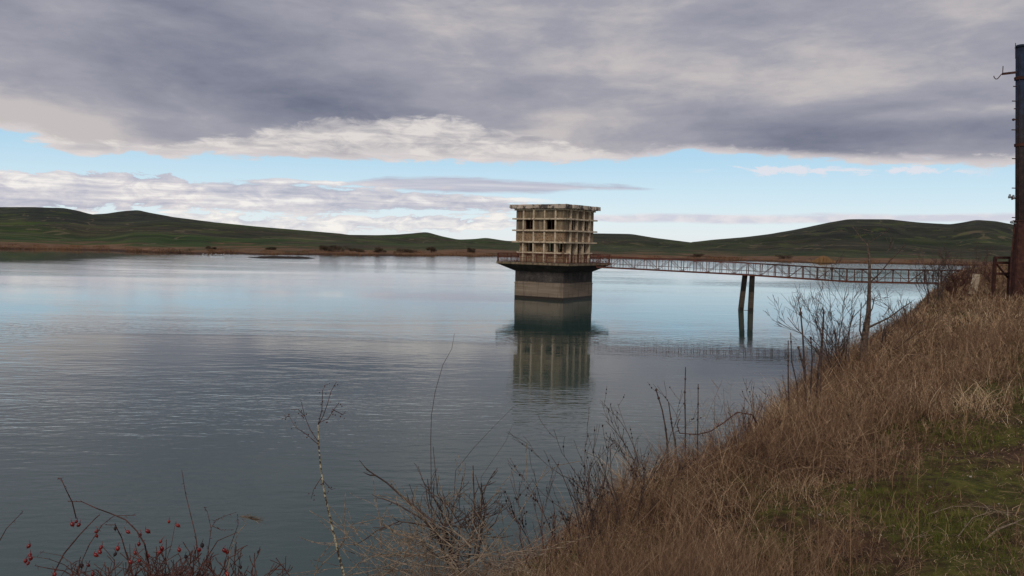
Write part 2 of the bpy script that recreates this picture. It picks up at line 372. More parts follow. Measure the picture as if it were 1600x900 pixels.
# rough ground, fading at the crest so the skyline stays
eT = np.maximum.reduce([np.interp(PX, l[0], l[1])*YY+EYE for l in (L1, L3, L4)])
ZH = ZH + frac*(rough*22 - (1-gull)**2*14)*np.clip((eT-ZH)/14, 0, 1)
shoreZ = np.clip(RR/14, -1.2, 1)*1.1 + np.clip(RR/160, 0, 1)*(2.2+6*(vnoise(PX, RR*.02, .012, 3, 12)-.4)*np.clip(1-RR/700, 0, 1))
ZH = np.where(RR < 0, shoreZ, np.maximum(ZH, 0)*np.clip(RR/120, 0, 1) + shoreZ)
ni, nj = XX.shape; idx = np.arange(ni*nj).reshape(ni, nj)
q = np.stack([idx[:-1,:-1], idx[1:,:-1], idx[1:,1:], idx[:-1,1:]], -1).reshape(-1, 4)
def m_hills(n, b, p):
    px, py, pz = n.sep(p)[0:3]
    a = n.noise(p, .0035, 6, .6, .5); c = n.noise(p, .018, 6, .65); f = n.noise(p, .15, 4, .6)
    green = n.ramp(c, [(0.3, srgb(34, 48, 24)), (0.5, srgb(54, 72, 34)), (0.7, srgb(76, 86, 46))])
    brown = n.ramp(c, [(0.3, srgb(48, 48, 38)), (0.5, srgb(66, 62, 48)), (0.7, srgb(88, 78, 60))])
    dark = n.ramp(c, [(0.3, srgb(38, 44, 42)), (0.7, srgb(58, 62, 54))])
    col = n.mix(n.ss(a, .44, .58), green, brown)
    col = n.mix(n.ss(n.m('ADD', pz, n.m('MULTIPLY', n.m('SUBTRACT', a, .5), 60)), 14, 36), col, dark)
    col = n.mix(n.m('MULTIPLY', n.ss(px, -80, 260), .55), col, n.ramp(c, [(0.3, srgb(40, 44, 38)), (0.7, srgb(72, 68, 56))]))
    fld = n.n.new('ShaderNodeTexVoronoi'); n.set(fld.inputs['Vector'], n.vm('MULTIPLY', p, (1.0, .45, 0.0))); fld.inputs['Scale'].default_value = .006
    col = n.mix(.5, col, n.mix(1.0, col, n.ramp(n.sep(fld.outputs['Color'])[0], [(0.0, (.45, .5, .45)), (1.0, (1.35, 1.3, 1.1))]), 'MULTIPLY'))
    col = n.mix(n.m('MULTIPLY', n.ss(n.noise(p, .06, 4, .7), .58, .66), .6), col, srgb(36, 38, 28))
    rg = n.m('ABSOLUTE', n.m('SUBTRACT', n.noise(p, .007, 3, .5, 1.0), .5))
    col = n.mix(n.m('MULTIPLY', n.ss(rg, .012, .003), .55), col, srgb(118, 104, 80))
    col = n.mix(n.m('MULTIPLY', n.ss(n.noise(p, .022, 5, .7, .5), .54, .62), .5), col, srgb(84, 94, 48))
    red = n.ramp(f, [(0.3, srgb(92, 68, 52)), (0.7, srgb(138, 106, 80))])
    low = n.ss(n.m('ADD', pz, n.m('MULTIPLY', n.m('SUBTRACT', c, .5), 9)), 3.0, 1.3)
    col = n.mix(low, col, red)
    mud = n.ss(n.m('ADD', pz, n.m('MULTIPLY', n.m('SUBTRACT', c, .5), 1.2)), .9, .35)
    col = n.mix(mud, col, srgb(70, 52, 42))
    n.set(b.inputs['Base Color'], col)
    bump(n, b, n.m('ADD', c, n.m('MULTIPLY', f, .3)), .7, 3.0)
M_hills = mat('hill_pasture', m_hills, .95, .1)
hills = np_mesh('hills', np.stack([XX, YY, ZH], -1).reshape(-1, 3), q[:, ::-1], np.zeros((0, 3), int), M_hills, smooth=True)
tagp(hills, kind='structure')

# ================================================================== blades of grass, reeds, straw
def tone_mat(name, stops, rough=.9, extra=None):
    def f(n, b, p):
        a = n.n.new('ShaderNodeAttribute'); a.attribute_name = 'tone'
        n.set(b.inputs['Base Color'], n.ramp(a.outputs['Fac'], stops))
    return mat(name, f, rough, .12)

def blades(name, P, H, Wd, m, tone, bend=.5, leaf=None, azs=None, seg=3):
    Nn = len(P); az_ = NR.random(Nn)*2*math.pi if azs is None else azs
    sa = NR.random(Nn)*2*math.pi
    bd = bend*(.25+NR.random(Nn)*1.1)
    ts = np.linspace(0, 1, seg+1); V = np.zeros((Nn, 2*seg+1, 3))
    lx, ly = np.cos(az_), np.sin(az_); sx, sy = np.cos(sa), np.sin(sa)
    kink = (NR.random((Nn, 2))-.5)*.12
    for k, t in enumerate(ts):
        hz = H*(bd*t*t)/np.sqrt(1+bd*bd*.4) + H*.0
        up_ = H*(t-.33*bd*t*t)
        cx = P[:, 0]+lx*hz+kink[:, 0]*H*math.sin(t*5); cy = P[:, 1]+ly*hz+kink[:, 1]*H*math.sin(t*4+1); cz = P[:, 2]+up_
        w = Wd*(1-t)**.6*.5
        if k < seg:
            V[:, 2*k] = np.stack([cx-sx*w, cy-sy*w, cz], -1); V[:, 2*k+1] = np.stack([cx+sx*w, cy+sy*w, cz], -1)
        else: V[:, 2*seg] = np.stack([cx, cy, cz], -1)
    base = (np.arange(Nn)*(2*seg+1))[:, None]
    qs = np.concatenate([base+np.array([[2*k, 2*k+1, 2*k+3, 2*k+2]]) for k in range(seg-1)], 0)
    tr = base+np.array([[2*seg-2, 2*seg-1, 2*seg]])
    return np_mesh(name, V.reshape(-1, 3), qs, tr, m, np.repeat(tone, 2*seg+1))

def scatter(n_, r0, r1, smin, smax, a0=-48, a1=40):
    """points on the bank, density falling with distance squared"""
    r = np.exp(NR.random(n_)*(math.log(r1)-math.log(r0))+math.log(r0)); a = np.radians(a0+NR.random(n_)*(a1-a0))
    x = r*np.sin(a); y = r*np.cos(a); s = s_of(x, y); l = l_of(x, y)
    k = (s > smin) & (s < smax) & (l < 108); x, y, r, s = x[k], y[k], r[k], s[k]
    z = ground(x, y); k = z > .05
    return np.stack([x, y, z-.02], -1)[k], r[k], s[k]

M_dry = tone_mat('dry_grass', [(0.0, srgb(70, 50, 43)), (0.22, srgb(106, 79, 61)), (0.45, srgb(136, 106, 80)), (0.7, srgb(170, 138, 108)), (1.0, srgb(208, 180, 144))])
M_green = tone_mat('green_grass', [(0.0, srgb(40, 46, 20)), (0.4, srgb(68, 74, 30)), (0.78, srgb(104, 110, 46)), (1.0, srgb(150, 134, 80))])
M_twig = tone_mat('dead_twig', [(0.0, srgb(62, 44, 40)), (0.5, srgb(110, 84, 66)), (1.0, srgb(174, 145, 114))])

def path_edge(x, y):    # how far inside the tall growth: >0 tall, <0 mown path on the crest
    l = l_of(x, y); s = s_of(x, y)
    return s + .75 + np.clip((l-1)*.17, 0, 3.2) + (vnoise(x, y, .9, 3, 21)-.5)*1.5

# tall dry grass
P_, r_, s_ = scatter(620000, 1.6, 105, -9, 7.5)
pe = path_edge(P_[:, 0], P_[:, 1]); clump = vnoise(P_[:, 0], P_[:, 1], 1.3, 3, 30)
keep = (NR.random(len(pe)) < np.clip((clump-.22)*2.2, .06, 1)*np.clip(pe*1.1+.35, .10, 1))
P_, r_, pe, clump = P_[keep], r_[keep], pe[keep], clump[keep]
patch = vnoise(P_[:, 0], P_[:, 1], .45, 3, 40)
big = np.clip((vnoise(P_[:, 0], P_[:, 1], .85, 2, 44)-.5)*3.4+1.0, .3, 1.75)
H_ = big*(.07+.34*NR.random(len(P_))**1.7)*np.clip(.5+pe*.4, .4, 1.0)*(.4+1.0*clump)
tone = np.clip(.46+1.9*(patch-.5)+.9*(vnoise(P_[:, 0], P_[:, 1], 2.2, 2, 45)-.5)+.8*(NR.random(len(P_))-.5), 0, 1)
o = blades('dry_grass', P_, H_, np.maximum(.0015, r_*.00062)*(.6+NR.random(len(P_))*.9), M_dry, tone, 1.25)
tagp(o, kind='stuff')
print('dry', len(P_))
# short green grass on the crest and inside the growth
P_, r_, s_ = scatter(340000, 1.8, 60, -9, 1.5, -30, 42)
pe = path_edge(P_[:, 0], P_[:, 1]); clump = vnoise(P_[:, 0], P_[:, 1], 1.5, 3, 50)
keep = (NR.random(len(pe)) < np.clip((clump-.33)*3.8, 0.05, 1)*np.where(pe > .3, .25, 1.0))
P_, r_, clump = P_[keep], r_[keep], clump[keep]
H_ = .03+.11*NR.random(len(P_))**1.5*(.4+1.2*clump)
tone = np.clip(.1+.7*vnoise(P_[:, 0], P_[:, 1], 1.2, 3, 60)+.5*(NR.random(len(P_))-.5), 0, 1)
o = blades('green_grass', P_, H_, np.maximum(.0022, r_*.0007), M_green, tone, .9, seg=2)
tagp(o, kind='stuff')
print('green', len(P_))

# dead forked weeds: stalks with side twigs
def weeds(name, n_, r0, r1, m, Hm, smin, smax, a0, a1, lo=.25, tone0=.5, side=7):
    P, r, s = scatter(n_, r0, r1, smin, smax, a0, a1)
    pe = path_edge(P[:, 0], P[:, 1]); cl = vnoise(P[:, 0], P[:, 1], .8, 3, 70)
    k = (NR.random(len(P)) < np.clip((cl-lo)*2.6, 0, 1)*np.clip(pe*.9+.5, .06, 1)); P, r, cl = P[k], r[k], cl[k]
    Nn = len(P); H = Hm*(.4+.9*NR.random(Nn)**1.5)*np.clip((vnoise(P[:, 0], P[:, 1], .85, 2, 44)-.5)*2.6+1.0, .4, 1.6); wd = np.maximum(.0018, r*.00062)
    lean = (NR.random((Nn, 2))-.5)*.7
    def seg(A, B, w0, w1):
        sa = NR.random(len(A))*2*math.pi; sv = np.stack([np.cos(sa), np.sin(sa), NR.random(len(A))*.6-.3], -1)
        return np.stack([A-sv*w0[:, None]/2, A+sv*w0[:, None]/2, B+sv*w1[:, None]/2, B-sv*w1[:, None]/2], 1)
    tip = P + np.concatenate([lean*H[:, None], H[:, None]], 1)
    mid = P + np.concatenate([lean*H[:, None]*.35, H[:, None]*.5], 1)
    tn = np.clip(tone0+.35*(cl-.5)+.5*(NR.random(Nn)-.5), 0, 1)
    Q = [seg(P, mid, wd, wd*.8), seg(mid, tip, wd*.8, wd*.5)]; T = [tn, tn]
    for j in range(side):
        u = .25+.7*NR.random(Nn); base = P*(1-u[:, None])+tip*u[:, None]
        base = np.where(u[:, None] < .5, P+(mid-P)*(u[:, None]/.5), mid+(tip-mid)*((u[:, None]-.5)/.5))
        a = NR.random(Nn)*2*math.pi; L = H*(.18+.3*NR.random(Nn))*(1.15-u)
        d = np.stack([np.cos(a)*.75, np.sin(a)*.75, .35+.6*NR.random(Nn)], -1)
        e = base+d*L[:, None]; Q.append(seg(base, e, wd*.7, wd*.4)); T.append(tn)
        a2 = a+(NR.random(Nn)-.5)*2.2; d2 = np.stack([np.cos(a2)*.7, np.sin(a2)*.7, .1+.8*NR.random(Nn)], -1)
        b2 = base+d*L[:, None]*.55; Q.append(seg(b2, b2+d2*L[:, None]*.5, wd*.5, wd*.35)); T.append(tn)
    V = np.concatenate(Q, 0).reshape(-1, 3); T = np.repeat(np.concatenate(T), 4)
    qs = np.arange(len(V)).reshape(-1, 4)
    o = np_mesh(name, V, qs, np.zeros((0, 3), int), m, T); tagp(o, kind='stuff'); print(name, Nn); return o
weeds('dead_weeds', 90000, 1.8, 100, M_twig, .40, -7, 6.5, -46, 40, .3, .5)
weeds('dry_weeds', 80000, 1.9, 90, M_dry, .34, -6, 5, -30, 40, .34, .5, 6)

# tangle of broken stems lying every way through the growth
P_, r_, s_ = scatter(210000, 1.6, 70, -8, 6)
pe = path_edge(P_[:, 0], P_[:, 1]); cl = vnoise(P_[:, 0], P_[:, 1], .9, 3, 91)
k = NR.random(len(pe)) < np.clip(pe*.9+.35, .05, 1)*np.clip((cl-.3)*3, .1, 1); P_, r_, cl = P_[k], r_[k], cl[k]; Nn = len(P_)
a_ = NR.random(Nn)*2*math.pi; e_ = np.sin(NR.random(Nn)*1.5-.25); L_ = .06+.26*NR.random(Nn)**1.6
d_ = np.stack([np.cos(a_)*np.sqrt(1-e_**2), np.sin(a_)*np.sqrt(1-e_**2), e_], -1)
A_ = P_+np.stack([np.zeros(Nn), np.zeros(Nn), .03+.24*NR.random(Nn)*cl*np.clip(pe[k]+.6, .1, 1)], -1)
pm_ = A_+d_*L_[:, None]*.5+(NR.random((Nn, 3))-.5)*L_[:, None]*.22; B_ = A_+d_*L_[:, None]
w_ = np.maximum(.0014, r_*.00055)*(.7+.8*NR.random(Nn)); sv = NR.random((Nn, 3))-.5; sv /= np.linalg.norm(sv, axis=1)[:, None]; sv *= w_[:, None]/2
V_ = np.stack([A_-sv, A_+sv, pm_+sv, pm_-sv, B_+sv*.6, B_-sv*.6], 1).reshape(-1, 3); bi = (np.arange(Nn)*6)[:, None]
o = np_mesh('stem_tangle', V_, np.concatenate([bi+np.array([[0, 1, 2, 3]]), bi+np.array([[3, 2, 4, 5]])]), np.zeros((0, 3), int), M_twig, np.repeat(np.clip(.55+.9*(cl-.5)+.7*(NR.random(Nn)-.5), 0, 1), 6))
tagp(o, kind='stuff')
# long fine straw stems arching over the rest
P_, r_, s_ = scatter(30000, 1.7, 60, -7, 6)
pe = path_edge(P_[:, 0], P_[:, 1]); k = (pe > .1) & (vnoise(P_[:, 0], P_[:, 1], .7, 3, 77) > .42); P_, r_ = P_[k], r_[k]
o = blades('straw_stems', P_, .22+.46*NR.random(len(P_))**2, np.maximum(.0016, r_*.0006), M_dry, np.clip(.72+.5*(NR.random(len(P_))-.5), 0, 1), 1.6, seg=5)
tagp(o, kind='stuff')
# litter of fallen straw on the path
P_, r_, s_ = scatter(60000, 1.8, 40, -9, .5, -20, 42)
k = (vnoise(P_[:, 0], P_[:, 1], 1.1, 3, 78) > .46); P_, r_ = P_[k], r_[k]; P_[:, 2] += .022
o = blades('straw_litter', P_, .03+.10*NR.random(len(P_))**2, np.maximum(.0015, r_*.0006), M_dry, NR.random(len(P_)), 5.0, seg=3)
tagp(o, kind='stuff')

# dark rushes of litter lying on the crest, pebbles
def m_peb(n, b, p):
    n.set(b.inputs['Base Color'], n.ramp(n.noise(p, 14, 2), [(0.3, srgb(110, 96, 82)), (0.7, srgb(190, 180, 168))]))
M_peb = mat('pale_pebbles', m_peb, .8)
mb = MB()
P_, r_, s_ = scatter(700, 2.6, 14, -8, -.6, -5, 42)
for p in P_[:110]:
    r = .004+.010*rnd.random()**2; mb.blob((p[0], p[1], p[2]+.022), (r, r*1.3, r*.7), 6, 4)
o = mb.build('pebbles', M_peb, smooth=True); tagp(o, kind='stuff')

# ================================================================== far shore: reeds, shrubs, islet, birds
def shore_blades(n_, px0, px1, d0, d1, Hh, Wd, name, m, t0, dens=None):
    px = px0+NR.random(n_)*(px1-px0); d = d0+NR.random(n_)**1.3*(d1-d0)
    y = shore(px)+d; x = (px-800)/F*y
    k = vnoise(px, d*.03, .03, 4, 81) > (.40 if dens is None else dens); px, d, x, y = px[k], d[k], x[k], y[k]
    z = np.clip(d/14, -1.2, 1)*1.1-.35
    H = Hh*(.5+.7*NR.random(len(x)))*(.3+1.3*vnoise(px, d, .05, 3, 83))
    o = blades(name, np.stack([x, y, z], -1), H, np.full(len(x), Wd), m, np.clip(t0+.5*(NR.random(len(x))-.5)+.9*(vnoise(px, px*0, .02, 3, 85)-.5), 0, 1), .35, seg=2)
    tagp(o, kind='stuff'); return o
M_reed = tone_mat('far_reeds', [(0.0, srgb(62, 44, 38)), (0.4, srgb(104, 76, 56)), (0.7, srgb(140, 104, 74)), (1.0, srgb(168, 134, 94))])
shore_blades(90000, -600, 2300, -1, 46, 1.15, .22, 'reeds', M_reed, .42, .33)

M_bark = mat('bare_wood', lambda n, b, p: n.set(b.inputs['Base Color'], n.ramp(n.noise(p, 30, 3), [(0.3, srgb(62, 50, 44)), (0.6, srgb(104, 88, 76)), (0.8, srgb(140, 124, 108))])), .9)
M_bark_d = mat('dark_bark', lambda n, b, p: n.set(b.inputs['Base Color'], n.ramp(n.noise(p, 25, 3), [(0.3, srgb(48, 38, 36)), (0.7, srgb(98, 80, 72))])), .9)
M_pale = mat('bleached_stem', lambda n, b, p: n.set(b.inputs['Base Color'], n.ramp(n.noise(p, 60, 3), [(0.35, srgb(92, 78, 64)), (0.65, srgb(160, 140, 118))])), .9)
M_redbark = mat('red_brown_bark', lambda n, b, p: n.set(b.inputs['Base Color'], n.ramp(n.noise(p, 40, 3), [(0.3, srgb(58, 36, 34)), (0.7, srgb(104, 68, 58))])), .8)
M_farcrown = tone_mat('far_crown', [(0.0, srgb(50, 44, 36)), (0.5, srgb(70, 60, 48)), (1.0, srgb(98, 80, 64))])

def far_shrub(px, d, h, w, label, dens=1100):
    h *= .72; w *= .9; y = float(shore(np.array([px]))[0])+d+5; x = (px-800)/F*y; zb = min(d/14, 1)*1.1-.1
    root = empty('shrub', (x, y, zb)); tagp(root, label, 'shrub', 'shrubs along the far shore')
    t = MB()
    for k in range(5):
        a = rnd.random()*6.28; q = Vector((math.cos(a)*w*.3, math.sin(a)*w*.3, h*.7))
        t.tube([(0, 0, -.3), q*.5+Vector((0, 0, h*.08)), q], [.12, .08, .04], 4)
    t.build('trunk', M_bark_d, root)
    # leaf and twig clumps through the crown
    cs = [(rnd.uniform(-.42, .42)*w, rnd.uniform(-.3, .3)*w, h*rnd.uniform(.25, .8), rnd.uniform(.16, .3)*w) for _ in range(9)]
    V = []; T = []
    for k in range(dens):
        cx, cy, cz, cr = cs[rnd.randrange(9)]
        v = Vector((rnd.gauss(0, 1), rnd.gauss(0, 1), rnd.gauss(0, 1))).normalized()*cr*rnd.random()**.4
        c = Vector((cx, cy, max(.05, cz))) + Vector((v.x, v.y, v.z*.75*h/w*1.4)); c.z = max(c.z, .05)
        a = Vector((rnd.gauss(0, 1), rnd.gauss(0, 1), rnd.gauss(0, 1))).normalized(); b = a.orthogonal().normalized()
        q = .12+.12*rnd.random()
        V += [c-a*q-b*q*.4, c+a*q-b*q*.4, c+a*q+b*q*.4, c-a*q+b*q*.4]; T += [rnd.random()]*4
    o = np_mesh('crown', np.array([tuple(v) for v in V]), np.arange(len(V)).reshape(-1, 4), np.zeros((0, 3), int), M_farcrown, np.array(T))
    o.parent = root
for a in [(329, 34, 3.0, 5, 'small dark shrub alone on the slope above the left shore'),
          (424, 30, 3.0, 7, 'low dark shrub on the far shore above the dark islet'),
          (508, 14, 5.2, 6, 'tall narrow shrub on the far shore, first left of the wide bare thicket'),
          (531, 10, 5.6, 14, 'wide bare purplish thicket on the far shore, left of the tower'),
          (560, 12, 3.8, 12, 'low bare thicket just right of the widest thicket on the far shore'),
          (593, 9, 4.6, 9, 'round bare shrub halfway between the islet and the tower'),
          (632, 12, 3.6, 12, 'long low bare shrub between two rounder shrubs on the far shore'),
          (672, 16, 5.2, 6, 'dark upright shrub on the far shore, second left of the tower'),
          (735, 18, 5.4, 5, 'dark rounded shrub on the far shore, nearest left of the tower'),
          (1225, 12, 5.0, 10, 'dark shrub on the far shore behind the footbridge, left of the orange reed clump'),
          (1090, 14, 3.5, 9, 'low dark shrub on the far shore behind the footbridge railing')]:
    far_shrub(*a)
# orange reed clump behind the bridge
px = 1285+NR.normal(0, 9, 500); y = shore(px)+NR.random(500)*6; x = (px-800)/F*y
o = blades('reed_clump', np.stack([x, y, np.full(500, .3)], -1), 3.0*np.exp(-((px-1285)/12)**2)+1.0, np.full(500, .3), M_reed, .75+.25*NR.random(500), .3, seg=2)
tagp(o, 'bright orange reed clump on the far shore seen above the footbridge', 'reeds')
# islet of mud and rushes
def m_mud(n, b, p): n.set(b.inputs['Base Color'], n.ramp(n.noise(p, 2, 4), [(0.3, srgb(34, 26, 22)), (0.7, srgb(60, 48, 38))]))
M_mud = mat('dark_mud', m_mud, .8)
V = []; ic = at(440, 399, 300); ic.z = 0
gx, gy = np.meshgrid(np.linspace(-1, 1, 60), np.linspace(-1, 1, 16), indexing='ij')
zz_ = (np.sqrt(np.clip(1-gx**2-gy**2, 0, 1))*.7*(.5+vnoise(gx*3, gy*3, 1.3, 4, 90)) - .12)
idx = np.arange(60*16).reshape(60, 16)
q = np.stack([idx[:-1,:-1], idx[1:,:-1], idx[1:,1:], idx[:-1,1:]], -1).reshape(-1, 4)
o = np_mesh('islet', np.stack([ic.x+gx*12.5, ic.y+gy*5+gx*2, zz_*1.15], -1).reshape(-1, 3), q[:, ::-1], np.zeros((0, 3), int), M_mud, smooth=True)
tagp(o, kind='structure')
# pale gulls resting by the left shore
M_gull = mat('white_feathers', lambda n, b, p: n.set(b.inputs['Base Color'], srgb(225, 222, 218)), .7)
M_gullw = mat('grey_feathers', lambda n, b, p: n.set(b.inputs['Base Color'], srgb(150, 152, 158)), .7)
mb = MB(); mb.blob((0, 0, .12), (.30, .13, .12), 8, 6); mb.tube([(.2, 0, .15), (.28, 0, .27), (.3, 0, .34)], [.07, .05, .05], 6)
mb.blob((.32, 0, .37), (.075, .055, .055), 7, 5); mb.tube([(.38, 0, .37), (.46, 0, .35)], [.02, .006], 5); mb.tube([(-.25, 0, .15), (-.42, 0, .17)], [.08, .02], 5)
g0 = mb.build('gull', M_gull, smooth=True)
wg = MB(); wg.blob((-.05, .11, .16), (.26, .03, .08), 8, 5); wg.build('wing', M_gullw, g0, True)
wg = MB(); wg.blob((-.05, -.11, .16), (.26, .03, .08), 8, 5); wg.build('wing', M_gullw, g0, True)
def copy_tree(o, parent=None):
    c = o.copy(); COL.objects.link(c)
    if parent: c.parent = parent
    for ch in list(o.children): copy_tree(ch, c)
    return c
gl = [(316, 'leftmost of the white gulls on the water by the left shore', 2), (321, 'second white gull from the left, beside the leftmost one', -1),
      (328, 'white gull alone in the gap before the main row of gulls', 1), (334, 'white gull that leads the main row at its left end', -2), (339, 'white gull in the middle of the main row by the shore', 0),
      (343, 'white gull second from the right end of the row', -1.5), (347, 'rightmost of the white gulls on the water by the left shore', 1)]
for i, (px, lab, dyy) in enumerate(gl):
    g = g0 if i == 0 else copy_tree(g0)
    y = 322+dyy*2; g.location = ((px-800)/F*y, y, 0); g.rotation_euler = (0, 0, rnd.random()*6.28); g.scale = (1.5,)*3
    tagp(g, lab, 'bird', 'white gulls by the left shore')

# ================================================================== materials of the tower and the footbridge
def m_plaster(n, b, p):
    a = n.noise(p, .9, 5, .6); c = n.noise(p, 7, 5, .65); px, py, pz = n.sep(p)[0:3]
    st = n.noise(n.comb(n.m('MULTIPLY', px, 3), n.m('MULTIPLY', py, 3), n.m('MULTIPLY', pz, .35)), 1.0, 4, .6)
    col = n.ramp(n.m('ADD', n.m('MULTIPLY', a, .5), n.m('MULTIPLY', c, .5)), [(0.35, srgb(104, 91, 74)), (0.5, srgb(130, 115, 92)), (0.65, srgb(154, 137, 112))])
    col = n.mix(n.m('MULTIPLY', n.ss(st, .46, .6), .75), col, srgb(84, 72, 60))
    st2 = n.noise(n.comb(n.m('MULTIPLY', px, 2.1), n.m('MULTIPLY', py, 2.1), n.m('MULTIPLY', pz, .5)), 1.0, 5, .65)
    col = n.mix(n.m('MULTIPLY', n.ss(st2, .55, .68), .6), col, srgb(128, 84, 60))
    n.set(b.inputs['Base Color'], col); bump(n, b, c, .4, .03)
M_plaster = mat('weathered_plaster', m_plaster, .95)
def m_conc(n, b, p):
    a = n.noise(p, 1.3, 5, .6); c = n.noise(p, 10, 5, .65)
    col = n.ramp(n.m('ADD', n.m('MULTIPLY', a, .5), n.m('MULTIPLY', c, .5)), [(0.36, srgb(158, 138, 114)), (0.5, srgb(200, 180, 152)), (0.64, srgb(226, 208, 182))])
    col = n.mix(n.m('MULTIPLY', n.ss(n.noise(p, 2.4, 5, .75), .53, .64), .8), col, srgb(104, 88, 74))
    n.set(b.inputs['Base Color'], col); bump(n, b, c, .5, .03)
M_conc = mat('pale_concrete', m_conc, .95)
def m_roof(n, b, p):
    a = n.noise(p, .8, 4, .6); c = n.noise(p, 7, 5, .65)
    col = n.mix(n.ss(n.m('ADD', n.m('MULTIPLY', a, .7), n.m('MULTIPLY', c, .3)), .48, .54), srgb(182, 166, 148), srgb(84, 76, 72))
    n.set(b.inputs['Base Color'], col); bump(n, b, c, .6, .05)
M_roof = mat('weathered_roof_concrete', m_roof, .95)
def m_brick(n, b, p):
    tcn = n.n.new('ShaderNodeTexCoord'); ox, oy, oz = n.sep(tcn.outputs['Object'])[0:3]
    v = n.comb(n.m('ADD', ox, oy), oz, 0.0)
    br = n.n.new('ShaderNodeTexBrick'); n.set(br.inputs['Vector'], v); br.inputs['Scale'].default_value = 1.0
    br.inputs['Brick Width'].default_value = .44; br.inputs['Row Height'].default_value = .2; br.inputs['Mortar Size'].default_value = .022
    n.set(br.inputs['Color1'], srgb(154, 122, 94)); n.set(br.inputs['Color2'], srgb(122, 100, 78)); n.set(br.inputs['Mortar'], srgb(74, 62, 52))
    c = n.noise(p, 5, 5, .65)
    col = n.mix(n.m('MULTIPLY', n.ss(c, .42, .62), .55), br.outputs['Color'], srgb(176, 152, 120))
    col = n.mix(n.ss(n.noise(p, 1.3, 4, .7), .56, .66), col, srgb(128, 108, 86))
    n.set(b.inputs['Base Color'], col); bump(n, b, n.m('ADD', br.outputs['Fac'], n.m('MULTIPLY', c, -1.0)), .5, -.02)
M_brick = mat('rough_block_masonry', m_brick, .95)
def m_shaft(n, b, p, kk=1.0):
    px, py, pz = n.sep(p)[0:3]
    a = n.noise(p, .7, 5, .65); c = n.noise(p, 6, 5, .65)
    ln = n.noise(n.comb(n.m('MULTIPLY', px, .15), n.m('MULTIPLY', py, .15), n.m('MULTIPLY', pz, 3.2)), 1.0, 4, .6)
    dk = n.ramp(n.m('ADD', n.m('MULTIPLY', a, .55), n.m('MULTIPLY', c, .45)), [(0.38, srgb(52, 49, 48)), (0.52, srgb(74, 68, 64)), (0.62, srgb(96, 88, 82)), (0.70, srgb(140, 130, 120))])
    silt = n.ramp(ln, [(0.3, srgb(112, 98, 86)), (0.5, srgb(138, 122, 106)), (0.7, srgb(158, 142, 124))])
    silt = n.mix(n.m('MULTIPLY', c, .35), silt, srgb(112, 98, 84))
    silt = n.mix(n.m('MULTIPLY', n.ss(n.noise(n.comb(n.m('MULTIPLY', px, 2.5), n.m('MULTIPLY', py, 2.5), n.m('MULTIPLY', pz, .3)), 1.0, 4, .6), .5, .65), .45), silt, srgb(84, 72, 60))
    if kk < 1: silt = n.mix(1.0, silt, (kk, kk, kk), 'MULTIPLY'); dk = n.mix(1.0, dk, (kk, kk, kk), 'MULTIPLY')
    col = n.mix(n.ss(n.m('ADD', pz, n.m('MULTIPLY', n.m('SUBTRACT', a, .5), .25)), 2.32, 2.26), dk, silt)
    wet = n.ss(n.m('ADD', pz, n.m('MULTIPLY', n.m('SUBTRACT', c, .5), .12)), .42, .30)
    col = n.mix(wet, col, srgb(50, 42, 36))
    n.set(b.inputs['Base Color'], col); n.set(b.inputs['Roughness'], n.m('SUBTRACT', .95, n.m('MULTIPLY', wet, .5)))
    bump(n, b, n.m('ADD', c, ln), .4, .04)
M_shaft = mat('stained_concrete', m_shaft, .95)
M_pier = mat('dark_stained_concrete', lambda n, b, p: m_shaft(n, b, p, .36), .95)
def m_rust(n, b, p):
    c = n.noise(p, 12, 5, .65)
    n.set(b.inputs['Base Color'], n.ramp(c, [(0.3, srgb(62, 36, 31)), (0.5, srgb(98, 56, 45)), (0.7, srgb(130, 80, 62))]))
M_rust = mat('rusty_steel', m_rust, .85)
def m_rustd(n, b, p):
    c = n.noise(p, 8, 5, .65)
    n.set(b.inputs['Base Color'], n.ramp(c, [(0.3, srgb(46, 30, 27)), (0.6, srgb(80, 50, 42)), (0.75, srgb(108, 72, 58))]))
M_rustd = mat('dark_rusty_steel', m_rustd, .85)

# ================================================================== intake tower
TC = (5.84, 110.1, 0.0); HB = 3.9; HG = 3.5
tower = empty('intake_tower', TC, R(-35))
tagp(tower, 'derelict square concrete intake tower with a railed platform standing in the water', 'tower')
def face_pt(k, a, dpt, z):
    x, y = a, -dpt
    for _ in range(k): x, y = -y, x
    return Vector((x, y, z))
def face_box(mb, k, a0, a1, d0, d1, z0, z1):
    p = [face_pt(k, a, d, z) for a in (a0, a1) for d in (d0, d1) for z in (z0, z1)]
    lo = Vector([min(q[i] for q in p) for i in range(3)]); hi = Vector([max(q[i] for q in p) for i in range(3)])
    mb.box((lo+hi)/2, hi-lo)
# shaft
mb = MB(); mb.box((0, 0, 3.15), (7.8, 7.8, 1.9)); mb.box((0, 0, -1.4), (7.88, 7.88, 7.2))
mb.box((0, 0, 2.08), (7.98, 7.98, .10))
mb.build('shaft', M_shaft, tower)
